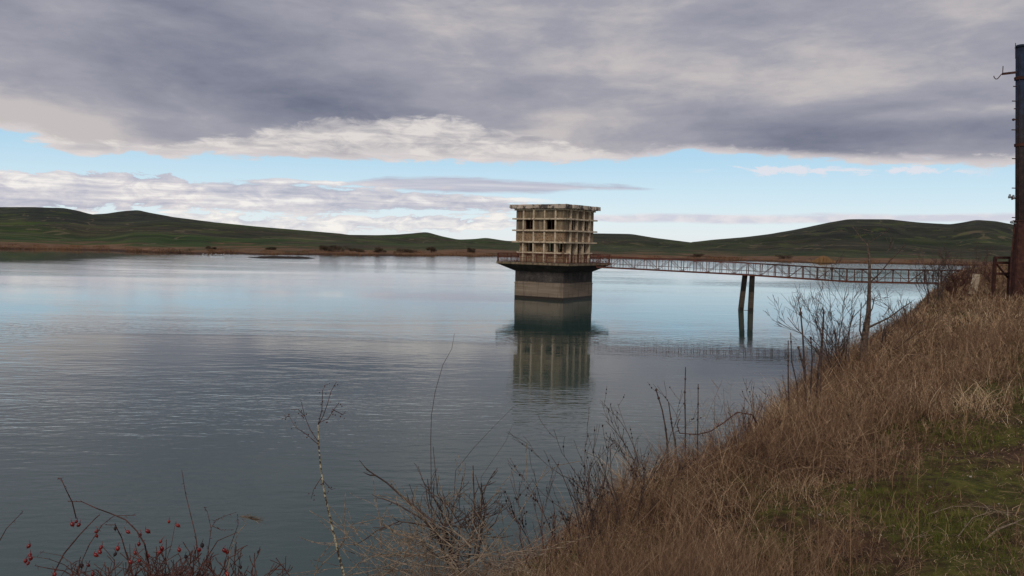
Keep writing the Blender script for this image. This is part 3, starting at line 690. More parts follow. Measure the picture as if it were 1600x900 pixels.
# flared underside and deck
def ring(mb, H0, H1, z0, z1):       # square ring, solid between half widths H0 < H1
    for (sx, sy, ex, ey) in ((-H1, -H1, H1, -H0), (-H1, H0, H1, H1), (-H1, -H0, -H0, H0), (H0, -H0, H1, H0)):
        mb.box(((sx+ex)/2, (sy+ey)/2, (z0+z1)/2), (ex-sx, ey-sy, z1-z0))
fl = MB(); b0, b1, H = 3.92, 5.66, 0
fl.v = [(-b0,-b0,3.72),(b0,-b0,3.72),(b0,b0,3.72),(-b0,b0,3.72),(-b1,-b1,4.66),(b1,-b1,4.66),(b1,b1,4.66),(-b1,b1,4.66)]
fl.f = [(0,3,2,1),(4,5,6,7),(0,1,5,4),(1,2,6,5),(2,3,7,6),(3,0,4,7)]
fl.build('flared_bracket', M_shaft, tower)
mb = MB(); mb.box((0, 0, 4.83), (11.5, 11.5, .32)); mb.build('platform_deck', M_shaft, tower)
mb = MB(); ring(mb, 5.75, 5.80, 4.70, 4.99); mb.build('edge_plate', M_plaster, tower)
# walls
A = [-3.9, -2.58, -.86, .86, 2.58, 3.9]; ZR = [12.24, 10.87, 9.3, 7.74, 6.3, 4.99]
open_ = {0: {(1, 1), (1, 3), (3, 1), (3, 3), (3, 4)}, 1: {(1, 1), (1, 3), (3, 1), (3, 2), (4, 2), (3, 3), (4, 1)},
         2: {(3, 0), (3, 1), (3, 2), (3, 3), (3, 4)}, 3: {(3, 0), (3, 1), (3, 3), (3, 4)}}
brick_cells = {0: {(2, j) for j in range(5)} | {(3, j) for j in range(5)} | {(4, j) for j in range(5)},
               1: {(2, 1), (2, 3)} | {(4, j) for j in range(5)}, 2: set(), 3: {(4, j) for j in range(5)}}
pl, br = MB(), MB(); winframes = []
for k in range(4):
    for i in range(5):
        z1, z0 = ZR[i], ZR[i+1]; ground_fl = i >= 3; Hh = HG if ground_fl else HB
        for j in range(5):
            a0, a1 = A[j], A[j+1]
            if ground_fl: a0, a1 = max(a0, -HG), min(a1, HG)
            e0 = a0+.25 if (j == 0 and k % 2 == 1) else a0; e1 = a1-.25 if (j == 4 and k % 2 == 1) else a1
            tgt = br if (i, j) in brick_cells[k] else pl
            dd = Hh-.25 if not (k+i+j) % 3 else Hh-.27
            if (i, j) not in open_[k]:
                face_box(tgt, k, e0, e1, Hh-.25-.02*((i+j) % 2), Hh-.03*((i*3+j*5) % 2), z0+.01, z1-.01); continue
            if i == 4: continue
            door = (i+1, j) in open_[k]
            w0, w1 = a0+.24, a1-.10; 
            if a1-a0 < 1.2: w0, w1 = a0+.12, a1-.12
            if k == 1: w0, w1 = a0+.12, a1-.12
            zs = z0 if door else z0+.14
            face_box(tgt, k, max(e0, a0), w0, Hh-.25, Hh-.02, z0+.01, z1-.01)
            face_box(tgt, k, w1, min(e1, a1), Hh-.25, Hh-.02, z0+.01, z1-.01)
            if not door: face_box(tgt, k, w0, w1, Hh-.25, Hh-.015, z0+.01, zs)
            winframes.append((k, w0, w1, Hh, zs, z1-.02))
pl.build('plastered_wall', M_plaster, tower); br.build('block_wall', M_brick, tower)
for (k, w0, w1, Hh, z0, z1) in winframes:
    if k > 1: continue
    fm = MB()
    for a in (w0+.03, w1-.03): face_box(fm, k, a-.03, a+.03, Hh-.17, Hh-.11, z0, z1)
    face_box(fm, k, w0+.06, w1-.06, Hh-.17, Hh-.11, z1-.07, z1-.01)
    face_box(fm, k, w0+.06, w1-.06, Hh-.17, Hh-.11, z0+.003, z0+.06)
    if z0 > 9 and k == 0: face_box(fm, k, (w0+w1)/2-.03, (w0+w1)/2+.03, Hh-.168, Hh-.112, z0+.06, z1-.07)
    fm.build('window_frame', M_rustd, tower)
for (a0, a1, z0, z1) in ((-2.42, -1.0, 5.0, 6.2), (-.72, .70, 5.0, 7.1)):  # dark door panels added to give the right-face openings their interior darkness
    dm = MB(); face_box(dm, 1, a0, a1, HG-.12, HG-.07, z0, z1)
    for q in range(3): zz = z0+.2+q*(z1-z0-.4)/2; face_box(dm, 1, a0+.02, a1-.02, HG-.07, HG-.045, zz-.03, zz+.03)
    dm.build('dark_door_panel', M_rustd, tower)
for (a0, a1) in ((-2.44, -1.8), (.98, 1.5)):
    dm = MB(); face_box(dm, 1, a0, a1, HB-.10, HB-.06, 9.45, 10.85); dm.build('shutter', M_rustd, tower)
# floors inside
mb = MB(); mb.box((0, 0, 7.74), (7.2, 7.2, .2)); mb.build('upper_floor', M_shaft, tower)
mb = MB(); mb.box((0.9, 1.2, 9.95), (.25, 4.2, 4.2)); mb.build('inner_wall', M_plaster, tower)
mb = MB(); mb.box((1.5, -1.0, 5.5), (.9, .7, 1.0)); mb.tube([(1.5, -1.0, 6.0), (1.5, -1.0, 6.7)], .06, 8); mb.box((1.5, -1.0, 6.72), (.5, .5, .06)); mb.build('gate_winch', M_rustd, tower)
# ledges and fins
for z in (10.87, 9.3, 7.74):
    mb = MB(); ring(mb, 3.64, 4.31, z-.10, z+.10); mb.build('ledge', M_conc, tower)
mb = MB()
for k in range(4):
    for j in range(5):
        if (4, j) in open_[k]: continue
        a0, a1 = max(A[j], -3.46), min(A[j+1], 3.46)
        face_box(mb, k, a0+.003, a1-.003, HG-.1, 4.06, 6.22, 6.38)
mb.build('sill_ledge', M_conc, tower)
for k in range(4):
    for a in (-2.58, -.86, .86, 2.58):
        mb = MB(); off = rnd.uniform(-.03, .03)
        face_box(mb, k, a-.11+off, a+.11+off, HG-.05, 4.13, 4.995, 12.235); mb.build('fin', M_conc, tower)
# roof slab with ragged edges
H = 4.6; nseg = 26; V = []; 
for lev, (z, sh_) in enumerate(((12.245, 0), (12.80, .04))):
    for k in range(4):
        for j in range(nseg):
            a = -H+2*H*j/nseg
            rag = (rnd.random()**3)*.34*(1 if lev else .5) if j else 0
            p = face_pt(k, a, H-rag-sh_, z + ((rnd.random()-.5)*.035 if lev else (rnd.random()**4)*.12)); V.append(tuple(p))
nn = 4*nseg; mb = MB(); mb.v = V
mb.f = [tuple(range(nn))[::-1], tuple(range(nn, 2*nn))] + [(i, (i+1) % nn, nn+(i+1) % nn, nn+i) for i in range(nn)]
mb.build('roof_slab', M_roof, tower)
mb = MB(); ring(mb, 3.86, 4.1, 12.02, 12.243); mb.build('roof_beam', M_conc, tower)
mb = MB()
for k in range(9):
    mb.box((rnd.uniform(-4.1, 4.1), rnd.uniform(-4.1, 4.1), 12.82), (rnd.uniform(.1, .5), rnd.uniform(.1, .4), rnd.uniform(.03, .08)), Matrix.Rotation(rnd.random()*3, 3, 'Z'))
mb.build('roof_rubble', M_roof, tower)
# railing round the platform
def rail_side(k):
    mb = MB(); dd = 5.68; z0 = 4.99; a_lo, a_hi = -5.68, 5.68
    for z in (z0+.16, z0+.62, z0+1.16):
        if k == 1: spans = [(a_lo, 3.1), (4.5, a_hi)]
        else: spans = [(a_lo, a_hi)]
        for s0, s1 in spans: mb.bar(face_pt(k, s0, dd, z), face_pt(k, s1, dd, z), .05 if z < 6 else .07)
    a = a_lo; c = 0
    while a <= a_hi+.01:
        if not (k == 1 and 3.15 < a < 4.45):
            w = .08 if c % 8 == 0 else .028
            le = rnd.uniform(-.03, .03)
            if c % 8 == 0 or rnd.random() > .06: mb.bar(face_pt(k, a, dd, z0), face_pt(k, a+le, dd, z0+1.16), w)
        a += .2; c += 1
    mb.build('railing', M_rust, tower)
for k in range(4): rail_side(k)

# ================================================================== footbridge
bridge = empty('footbridge', (10.9, 104.6, 4.4))
tagp(bridge, 'long rusty steel truss footbridge leading from the tower to the bank', 'bridge')
nodes = [(11.2, 102.9, 4.62), (27.9, 94.9, 4.30), (38.6, 89.6, 3.92), (49.5, 84.4, 4.16)]
def bpt(u):   # u in 0..3
    i = min(int(u), 2); f = u-i; a, b = Vector(nodes[i]), Vector(nodes[i+1])
    z = a.z+(b.z-a.z)*f
    return Vector((a.x+(b.x-a.x)*f, a.y+(b.y-a.y)*f, z))
BO = Vector(bridge.location)
def dense(npan):
    tot = [0]; us = np.linspace(0, 3, 601); pts = [bpt(u) for u in us]
    for i in range(600): tot.append(tot[-1]+(pts[i+1]-pts[i]).length)
    tg = np.linspace(0, tot[-1], npan+1); uu = np.interp(tg, tot, us); return [bpt(u)-BO for u in uu]
NP_ = 27
bp = dense(NP_); dirv = (Vector(nodes[3])-Vector(nodes[0])); dirv.z = 0; dirv.normalize(); perp = Vector((-dirv.y, dirv.x, 0))
if perp.y > 0: perp = -perp          # towards the viewer
HT = 1.42
for side, off in (('near', .62), ('far', -.62)):
    tr = MB()
    for i in range(NP_):
        a, b = bp[i]+perp*off, bp[i+1]+perp*off; u = Vector((0, 0, HT))
        tr.bar(a, b, .11, .16); tr.bar(a+u, b+u, .10, .12)
        sagj = Vector((rnd.uniform(-.04, .04), 0, 0))
        tr.bar(a, a+u+sagj, .075)
        mid = (a+b)/2; tr.bar(mid+Vector((0, 0, .02)), mid+u, .04)
        if rnd.random() > .08:
            if i % 2: tr.bar(a+Vector((0, 0, .05)), b+u, .045)
            else: tr.bar(a+u, b+Vector((0, 0, .05)), .045)
        tr.bar(a+Vector((0, 0, .5)), b+Vector((0, 0, .5+rnd.uniform(-.03, .03))), .03)
    tr.bar(bp[-1]+perp*off, bp[-1]+perp*off+Vector((0, 0, HT)), .09)
    tr.build('truss_girder', M_rust if side == 'near' else M_rustd, bridge)
dk = MB()
for i in range(NP_):
    a, b = bp[i], bp[i+1]; d = (b-a)
    dk.bar(a+perp*.7, a-perp*.7, .1, .08)
    for w in range(4):
        if rnd.random() < .14: continue
        o_ = perp*(-.42+.28*w); dk.bar(a+o_+Vector((0, 0, .07)), b+o_+Vector((0, 0, .07)), .25, .03)
dk.build('deck_planks', M_rustd, bridge)
pp = MB(); pts = [p+perp*.78+Vector((0, 0, HT+.02+.03*math.sin(i))) for i, p in enumerate(bp[13:], 13)]
pp.tube(pts, .06, 6); pp.build('conduit_pipe', M_rustd, bridge)
ap = MB(); e = bp[-1]; ap.bar(e+Vector((0, 0, -.02)), e+dirv*5.5+Vector((0, 0, .25)), 1.5, .12)
ap.build('landing_slab', M_conc, bridge)
# two raking legs
pc = Vector((28.35, 94.6, 0))-BO; pierz = 4.28-BO.z
def leg(x0, x1, y0, y1):
    m_ = MB(); wz = -3.0-BO.z
    top = Vector((pc.x+x0, pc.y+y0, pierz)); bot = Vector((pc.x+x1, pc.y+y1, wz))
    wts, wb = .50, .56
    for (c, w) in ((bot, wb), (top, wts)):
        for sx, sy in ((-1, -1), (1, -1), (1, 1), (-1, 1)): m_.v.append(tuple(c+Vector((sx*w/2, sy*w/2, 0))))
    m_.f = [(0,3,2,1),(4,5,6,7),(0,1,5,4),(1,2,6,5),(2,3,7,6),(3,0,4,7)]
    m_.build('pier_leg', M_pier, bridge)
leg(-.32, -.84, .35, .6); leg(.36, .24, -.3, -.4)
mb = MB(); mb.bar(pc+Vector((-.5, .5, pierz-.0+.06)), pc+Vector((.6, -.55, pierz+.06)), .5, .14)
mb.bar(pc+Vector((-.42, .55, pierz-.85)), pc+Vector((.42, -.5, pierz-.85)), .12); mb.build('pier_cap', M_rustd, bridge)

# ================================================================== mast with hook arm, cabinet and barrier at the right
def m_mast(n, b, p):
    c = n.noise(p, 5, 5, .65); px, py, pz = n.sep(p)[0:3]
    col = n.ramp(c, [(0.35, srgb(36, 30, 31)), (0.6, srgb(56, 45, 43)), (0.75, srgb(84, 62, 54))])
    bl = n.ramp(c, [(0.35, srgb(26, 33, 47)), (0.7, srgb(42, 54, 74))])
    n.set(b.inputs['Base Color'], n.mix(n.ss(n.m('ADD', pz, n.m('MULTIPLY', n.m('SUBTRACT', c, .5), 3.0)), 10.5, 13.5), col, bl))
M_mast = mat('peeling_blue_paint_on_rust', m_mast, .7)
MY = 27.0; mb_ = at(1594.3, 446, MY); mtop = at(1594.6, 73, MY); MX = mb_.x; mz = gz(MX, MY)
mast = empty('mast', (MX, MY, mz)); tagp(mast, 'tall dark steel mast with climbing pegs at the right edge of the bank', 'mast')
o0 = Vector((MX, MY, mz)); lean = (mtop-mb_)/(mtop.z-mb_.z)
def mp(z, dx=0., dy=0.): q = mb_+lean*(z-mb_.z)-o0; return q+Vector((dx, dy, 0))
ZT = mtop.z
mb = MB(); mb.tube([mp(mz-.5), mp(ZT)], [.16, .145], 14); mb.build('post', M_mast, mast, True)
mb = MB(); mb.tube([mp(ZT-.02), mp(ZT+.06)], [.175, .13], 14); mb.build('cap', M_mast, mast, True)
ppm = MY/F   # metres per photo pixel here
for zz0 in (mz+2.6, mz+5.2, ZT-1.1):
    mb = MB(); mb.tube([mp(zz0), mp(zz0+.10)], [.185, .185], 14); mb.tube([mp(zz0+.05, -.18), mp(zz0+.05, -.215)], .02, 6); mb.build('clamp_band', M_rustd, mast)
mb = MB(); mb.tube([mp(mz+.2, -.12, -.13), mp(mz+3, -.115, -.14), mp(mz+6, -.12, -.12), mp(ZT-.3, -.11, -.12)], .014, 5); mb.build('cable', M_rustd, mast)
mb = MB(); mb.tube([mp(ZT-.4, -.17), mp(ZT+.12, -.17)], .012, 5); mb.build('rod', M_rustd, mast)
za = at(1580, 113, MY).z; L0 = -.16; xa = at(1566, 115, MY).x-MX
mb = MB(); mb.bar(mp(za, L0), mp(za-.06, xa-(mp(za).x)), .07); mb.build('bracket_arm', M_rustd, mast)
ax_ = mp(za-.06, xa-(mp(za).x))
mb = MB(); mb.tube([ax_+Vector((.01, 0, -.03)), ax_+Vector((.01, 0, .26))], .014, 5)
hk = [ax_+Vector((a*ppm, 0, -b*ppm)) for a, b in ((1, 1), (-2, 1), (-4, 4), (-7, 7.5), (-9.5, 8), (-12, 6), (-13, 3.2))]
mb.tube(hk, .016, 6); mb.build('hook', M_rustd, mast)
for py_, L in ((135, 4), (158, 6), (187, 5), (203, 6.5), (248, 6), (294, 6), (340, 6), (170, 3)):
    z = at(1586, py_, MY).z; mb = MB(); mb.tube([mp(z, -.14), mp(z, -.155-L*ppm)], .018, 5)
    if py_ in (187,): mb.blob(mp(z, -.17-3*ppm), (.05, .05, .045), 7, 5)
    mb.build('climbing_peg', M_rustd, mast)
z = at(1580, 309, MY).z
mb = MB(); mb.tube([mp(z, -.14), mp(z, -.40)], .02, 6)
mb.tube([mp(z-.07, -.28), mp(z+.05, -.28)], .03, 6); mb.build('insulator_arm', M_rustd, mast)
M_glass = mat('pale_insulator', lambda n, b, p: n.set(b.inputs['Base Color'], srgb(120, 128, 132)), .35, .5)
mb = MB(); mb.tube([mp(z-.05, -.24), mp(z+.0, -.24), mp(z+.04, -.24), mp(z+.1, -.24)], [.05, .055, .04, .03], 9)
mb.tube([mp(z-.02, -.36), mp(z+.04, -.36), mp(z+.08, -.36), mp(z+.12, -.36)], [.05, .055, .035, .03], 9); mb.build('insulator', M_glass, mast, True)
# second pipe behind, just right of the mast, with a ball cap
M_bluep = mat('blue_steel', lambda n, b, p: n.set(b.inputs['Base Color'], n.ramp(n.noise(p, 4, 4), [(0.3, srgb(40, 56, 84)), (0.7, srgb(66, 92, 130))])), .6)
p2 = at(1605.5, 400, MY+.25)
vent = empty('vent_pipe', (p2.x, p2.y, mz)); tagp(vent, 'blue steel pipe with a round cap, close behind the tall mast', 'pipe')
zt2 = at(1602, 66, MY+.25).z
mb = MB(); mb.tube([(0, 0, -.5), (0.02, 0, zt2-mz)], .10, 12); mb.build('pipe', M_bluep, vent, True)
mb = MB(); mb.blob((-.045, 0, zt2-mz+.02), (.1, .1, .09), 12, 8); mb.build('round_cap', M_rustd, vent, True)
# cabinet strapped low on the mast
cb = at(1590, 375, MY-.3)
z0 = at(1590, 446, MY-.3).z; z1 = at(1590, 346, MY-.3).z
cab = empty('control_cabinet', (cb.x+.02, MY-.32, mz)); tagp(cab, 'tall rusty steel cabinet at the foot of the mast', 'cabinet')
mb = MB(); mb.box((.03, 0, (z1-mz)/2-.1), (.30, .26, z1-mz+.2)); mb.build('housing', M_rustd, cab)
mb = MB(); mb.box((.03, -.14, (z1-mz)/2+.2), (.24, .02, (z1-mz)*.6)); mb.build('door', M_rustd, cab)
mb = MB(); mb.box((.03, 0, z1-mz+.02), (.34, .32, .04)); mb.build('lid', M_rustd, cab)
mb = MB(); mb.bar((-.12, 0, z1-mz-.06), (-.24, 0, z1-mz-.06), .04); mb.blob((-.27, 0, z1-mz-.03), (.05, .05, .05), 8, 6); mb.build('bulkhead_lamp', M_glass, cab)
mb = MB(); mb.tube([(-.15, .02, z1-mz-.2), (-.2, .02, (z1-mz)*.5), (-.19, .02, 0)], .025, 6); mb.build('conduit', M_rustd, cab)
# barrier frame
BY = 27.6; p = at(1569, 440, BY); gzb = gz(p.x, BY)
bar_ = empty('steel_barrier', (p.x, BY, gzb)); tagp(bar_, 'dark rusty steel barrier frame beside the mast, at the end of the footbridge', 'barrier')
def bx(px): return at(px, 420, BY).x-p.x
def bz(py): return at(1570, py, BY).z-gzb
mb = MB()
for px_ in (1554, 1578): mb.bar((bx(px_), 0, -.2), (bx(px_), 0, bz(402)), .09)
mb.build('post', M_rustd, bar_)
for i, py_ in enumerate((403, 411, 428)):
    mb = MB(); mb.bar((bx(1551), -.06, bz(py_)), (bx(1592), -.06, bz(py_-1)), .05, .09); mb.build('rail', M_rustd, bar_)
mb = MB(); mb.bar((bx(1555), .03, bz(410)), (bx(1578), .03, bz(436)), .05); mb.build('brace', M_rustd, bar_)
# broken concrete marker
p = at(1521, 462, 31.0); g_ = gz(p.x, 31.0)
mb = MB(); mb.box((0, 0, .25), (.24, .2, 1.1), Matrix.Rotation(.14, 3, 'Y') @ Matrix.Rotation(.3, 3, 'Z'), .8)
o = mb.build('concrete_post', M_conc, loc=(p.x, 31.0, g_)); tagp(o, 'short leaning pale concrete post in the dry grass near the bridge end', 'post')

# ================================================================== individual plants
def curve(p0, p1, sag, n_=8, jit=.0):
    p0, p1 = Vector(p0), Vector(p1); out = []
    for i in range(n_+1):
        t = i/n_; q = p0.lerp(p1, t)+Vector(sag)*math.sin(math.pi*t)
        if 0 < i < n_: q += Vector((rnd.gauss(0, jit), rnd.gauss(0, jit), rnd.gauss(0, jit)))
        out.append(q)
    return out
def taper(r0, r1, n_): return [r0+(r1-r0)*i/(n_-1) for i in range(n_)]

RMIN = [.0012]
def grow(mb, tw, p, d, L, r, depth, spread=.6, kids=(3, 5), up=.15, first=True):
    """a branch and its side branches; thick wood goes to mb, the last twigs to tw"""
    n_ = 6; pts = [Vector(p)]; d = Vector(d).normalized()
    for i in range(n_):
        d = (d+Vector((rnd.gauss(0, .13), rnd.gauss(0, .13), rnd.gauss(0, .10)+up*.25))).normalized()
        pts.append(pts[-1]+d*L/n_)
    (mb if depth > 0 else tw).tube(pts, taper(max(r, RMIN[0]), max(r*.42, RMIN[0]), n_+1), 5 if depth > 1 else 4)
    if depth <= 0: return
    for k in range(rnd.randint(*kids)):
        t = rnd.uniform(.25, .95); i = min(int(t*n_), n_-1); q = pts[i].lerp(pts[i+1], t*n_-i)
        ax = Vector((rnd.gauss(0, 1), rnd.gauss(0, 1), rnd.gauss(0, .5))); nd = (d+ax.normalized()*spread).normalized()
        grow(mb, tw, q, nd, L*rnd.uniform(.35, .62), r*(1-.5*t)*.6, depth-1, spread, kids, up, False)

def bare_shrub(name, x, y, stems, h, r, label, cat, group=None, depth=2, m=M_bark_d, spread=.6, fan=.6, kids=(3, 5), up=.15, bias=(0, 0)):
    z = gz(x, y)-.03; root = empty(name, (x, y, z)); tagp(root, label, cat, group)
    RMIN[0] = max(.0011, .00016*min(math.hypot(x, y), 18)); tw = MB()
    for s_ in range(stems):
        a = rnd.random()*6.28; f = fan*rnd.random()
        d = Vector((math.cos(a)*f+bias[0], math.sin(a)*f+bias[1], 1)); mb = MB()
        grow(mb, tw, (math.cos(a)*.05, math.sin(a)*.05, 0), d, h*rnd.uniform(.65, 1.05), r*rnd.uniform(.6, 1.1), depth, spread, kids, up)
        mb.build('stem', m, root)
    tw.build('twigs', m, root); RMIN[0] = .0012
    return root

def pos(px, py, Y): q = at(px, py, Y); return q.x, q.y

# bare tree at the water's edge with its forked crown
TY = 12.2; bx_, by_ = pos(1350, 560, TY); z0 = gz(bx_, by_)
tree = empty('bare_tree', (bx_, by_, z0)); tagp(tree, 'thin bare sapling with a forked tip, tallest on the bank before the footbridge', 'tree')
o0 = Vector((bx_, by_, z0))
def T(pl, Y=TY, jit=0.0): return [at(a, b, Y+rnd.uniform(-jit, jit))-o0 for a, b in pl]
mb = MB(); mb.tube([Vector((0, 0, -.1))]+T([(1350, 545), (1352, 520), (1357, 490), (1358, 460), (1359, 425), (1358, 400), (1355, 382)]), [.07, .06, .05, .038, .028, .022, .017, .012], 7)
mb.build('trunk', M_bark, tree, True)
for i, (pl_, r0) in enumerate([([(1355, 382), (1352, 374), (1349, 362), (1347, 352)], .006), ([(1355, 382), (1360, 374), (1368, 366), (1373, 357)], .005), ([(1352, 376), (1345, 369), (1341, 366)], .003),
               ([(1361, 440), (1368, 428), (1378, 408), (1388, 392), (1391, 380)], .008), ([(1386, 394), (1396, 388), (1406, 382), (1414, 376)], .005), ([(1390, 388), (1386, 378), (1387, 370)], .004),
               ([(1391, 382), (1398, 374), (1404, 372)], .003), ([(1357, 512), (1365, 504), (1378, 494), (1392, 478), (1400, 468)], .012), ([(1378, 494), (1386, 496), (1398, 487), (1408, 479)], .005),
               ([(1352, 520), (1344, 505), (1352, 480), (1350, 462)], .010), ([(1357, 500), (1366, 488), (1370, 470), (1374, 460)], .007), ([(1350, 535), (1338, 515), (1334, 490), (1330, 470)], .010)]):
    mb = MB(); pts = T(pl_, TY, .0)
    pts = [p_+Vector((0, (-1)**i*.12*k, 0)) for k, p_ in enumerate(pts)]
    mb.tube(pts, taper(r0*1.5, r0*.6, len(pts)), 5)
    for k in range(5):
        t = rnd.randrange(len(pts)-1); q = pts[t].lerp(pts[t+1], rnd.random())
        d = Vector((rnd.gauss(0, .6), rnd.gauss(0, .6), .6+rnd.random()*.5)).normalized()*rnd.uniform(.06, .2)
        mb.tube([q, q+d*.5+Vector((0, 0, .01)), q+d], [r0*.35, r0*.25, .0015], 4)
    mb.build('branch', M_bark, tree)

# shrubs round it
x, y = pos(1316, 575, 11.2)
bare_shrub('bare_shrub', x, y, 13, 1.2, .011, 'wide bare twiggy shrub left of the thin forked sapling', 'shrub', depth=3, m=M_bark_d, fan=.95, kids=(3, 4), bias=(-.1, .1))
x, y = pos(1378, 540, 13.2)
bare_shrub('bare_shrub', x, y, 6, .75, .010, 'low dark bare shrub right of the thin forked sapling', 'shrub', depth=2, fan=.9, bias=(.15, 0))
x, y = pos(1420, 505, 17.5)
bare_shrub('bare_shrub', x, y, 7, .9, .012, 'small bare shrub leaning over the water before the bridge thicket', 'shrub', depth=2, fan=1.0, bias=(-.35, .2))
x, y = pos(1452, 480, 24)
bare_shrub('bare_shrub', x, y, 5, 1.3, .016, 'dark upright bare shrub at the left end of the bridge thicket', 'shrub', depth=3, fan=.35, bias=(.0, 0))
x, y = pos(1468, 478, 26)
bare_shrub('bare_shrub', x, y, 5, 1.45, .018, 'tallest bare shrub in the thicket under the bridge end', 'shrub', depth=3, fan=.3)
x, y = pos(1490, 470, 28)
bare_shrub('bare_shrub', x, y, 11, 1.1, .014, 'dense reddish brown bramble thicket beside the pale post', 'shrub', depth=3, m=M_redbark, fan=.9, kids=(4, 6))
x, y = pos(1507, 462, 34)
bare_shrub('bare_shrub', x, y, 6, 1.5, .018, 'tall thin bare shrub behind the pale concrete post', 'shrub', depth=3, fan=.5)
x, y = pos(1530, 452, 40)
bare_shrub('bare_shrub', x, y, 8, 1.3, .018, 'bare thicket between the pale post and the barrier', 'shrub', depth=3, m=M_redbark, fan=.8)
x, y = pos(1548, 450, 33)
bare_shrub('bare_shrub', x, y, 8, 1.0, .014, 'low tangled shrub against the steel barrier', 'shrub', depth=3, m=M_redbark, fan=.9)

# leafless stalks standing in the edge
def stalks(rows, Y, label0, m=M_bark_d, group='bare straight stalks on the edge of the bank'):
    for (pl_, w, lab) in rows:
        b_ = at(*pl_[0], Y); z = gz(b_.x, b_.y); base = Vector((b_.x, b_.y, z))
        pts = [Vector((0, 0, -.05))]+[at(a, c, Y)-base for a, c in pl_[1:]]
        pts = [q+Vector((rnd.gauss(0, .004), rnd.gauss(0, .01), 0)) for q in pts]
        m_ = MB(); m_.tube(pts, taper(w, w*.55, len(pts)), 6)
        for k in range(6):
            t = rnd.randrange(len(pts)-1); q = pts[t].lerp(pts[t+1], rnd.random()); m_.blob(q, (w*1.35, w*1.35, w*1.6), 5, 4)
        o = m_.build('stalk', m, loc=base); tagp(o, lab, 'stalk', group)
stalks([([(1046, 712), (1042, 690), (1039, 665), (1034, 640), (1025, 609)], .0085, 'knotted leaning stalk left of the two upright stalks, the thicker and taller one'),
        ([(1058, 708), (1054, 690), (1050, 665), (1044, 628)], .0075, 'shorter knotted stalk just right of the thick leaning stalk'),
        ([(1073, 694), (1071, 660), (1070, 620), (1070, 573)], .0065, 'tallest straight upright stalk near the middle of the bank edge'),
        ([(1091, 692), (1091, 650), (1091, 600)], .0060, 'upright stalk just right of the tallest straight one')], 6.3, '')
stalks([([(1233, 640), (1232, 600), (1232, 560), (1231, 532)], .009, 'leftmost upright stalk in the cluster before the bare shrub'),
        ([(1250, 636), (1245, 600), (1238, 565), (1236, 520)], .009, 'thin stalk second from the left in the cluster before the bare shrub'),
        ([(1262, 620), (1258, 570), (1254, 525), (1251, 480)], .013, 'tallest dark stalk in the cluster before the bare shrub'),
        ([(1275, 620), (1280, 575), (1285, 540), (1288, 500), (1288, 485), (1284, 481)], .012, 'dark stalk with a hooked tip in the cluster before the bare shrub'),
        ([(1268, 590), (1268, 560), (1267, 527)], .010, 'short straight stalk between the tallest and the hooked stalks'),
        ([(1262, 625), (1258, 585), (1251, 557), (1247, 542)], .011, 'short bent stalk at the foot of the tallest dark stalk'),
        ([(1283, 600), (1284, 560), (1287, 520)], .009, 'thin upright stalk right of the hooked stalk')], 8.6, '')

# long bramble cane reaching along the edge
b_ = at(1180, 650, 6.9); base = Vector((b_.x, b_.y, gz(b_.x, b_.y)))
m_ = MB(); pts = [at(a, c, Y)-base for a, c, Y in ((1182, 660, 6.9), (1175, 648, 6.8), (1152, 644, 6.6), (1130, 661, 6.5), (1110, 674, 6.4), (1090, 679, 6.3), (1062, 677, 6.3), (1058, 665, 6.3), (1061, 655, 6.3))]
m_.tube(pts, taper(.0065, .003, len(pts)), 6)
for k in range(60):
    t = rnd.randrange(1, len(pts)-1); q = pts[t].lerp(pts[t+1], rnd.random()); m_.tube([q, q+Vector((rnd.gauss(0, .01), rnd.gauss(0, .01), rnd.gauss(0, .014)))], [.003, .0008], 4)
o = m_.build('bramble_cane', M_redbark, loc=base); tagp(o, 'thorny bramble cane arching low over the edge right of the upright stalks', 'bramble')

# twiggy shrubs with seed heads left of the stalks
M_seed = mat('dark_seed_heads', lambda n, b, p: n.set(b.inputs['Base Color'], srgb(46, 36, 34)), .9)
def seedy(px, py, Y, stems, h, label, fan=.45, m=M_bark_d, r=.0045, depth=2):
    x, y = pos(px, py, Y); root = bare_shrub('seeding_weed', x, y, stems, h, r, label, 'weed', 'tall dead weeds with seed heads', depth=depth, m=m, fan=fan, kids=(2, 4), spread=.5)
    sd_ = MB()
    for ch in root.children:
        if ch.name.startswith('twigs'):
            vs = ch.data.vertices
            for k in range(70):
                v = vs[rnd.randrange(len(vs))].co; r_ = rnd.uniform(.003, .006); sd_.blob(v, (r_, r_, r_*1.3), 5, 4)
    sd_.build('seed_heads', M_seed, root)
seedy(935, 760, 4.7, 8, .66, 'tallest many stemmed dead weed in the group left of the knotted stalks', .4)
seedy(985, 745, 5.1, 6, .62, 'dead weed with spread branches directly left of the knotted stalks', .6)
seedy(895, 775, 4.5, 6, .55, 'small dead weed at the left end of the group over the water', .6)
seedy(1012, 700, 6.0, 4, .66, 'thin see-through dead weed leaning towards the tower reflection', .4)
seedy(1190, 640, 7.2, 8, .45, 'low reddish dead weed at the crook of the bramble cane', .8, M_redbark)
seedy(1150, 660, 6.9, 6, .38, 'short reddish dead weed under the bramble cane', .8, M_redbark)
seedy(860, 800, 4.1, 5, .42, 'short seeding weed among the russet grass nearest the thorn heap', .6, M_redbark)

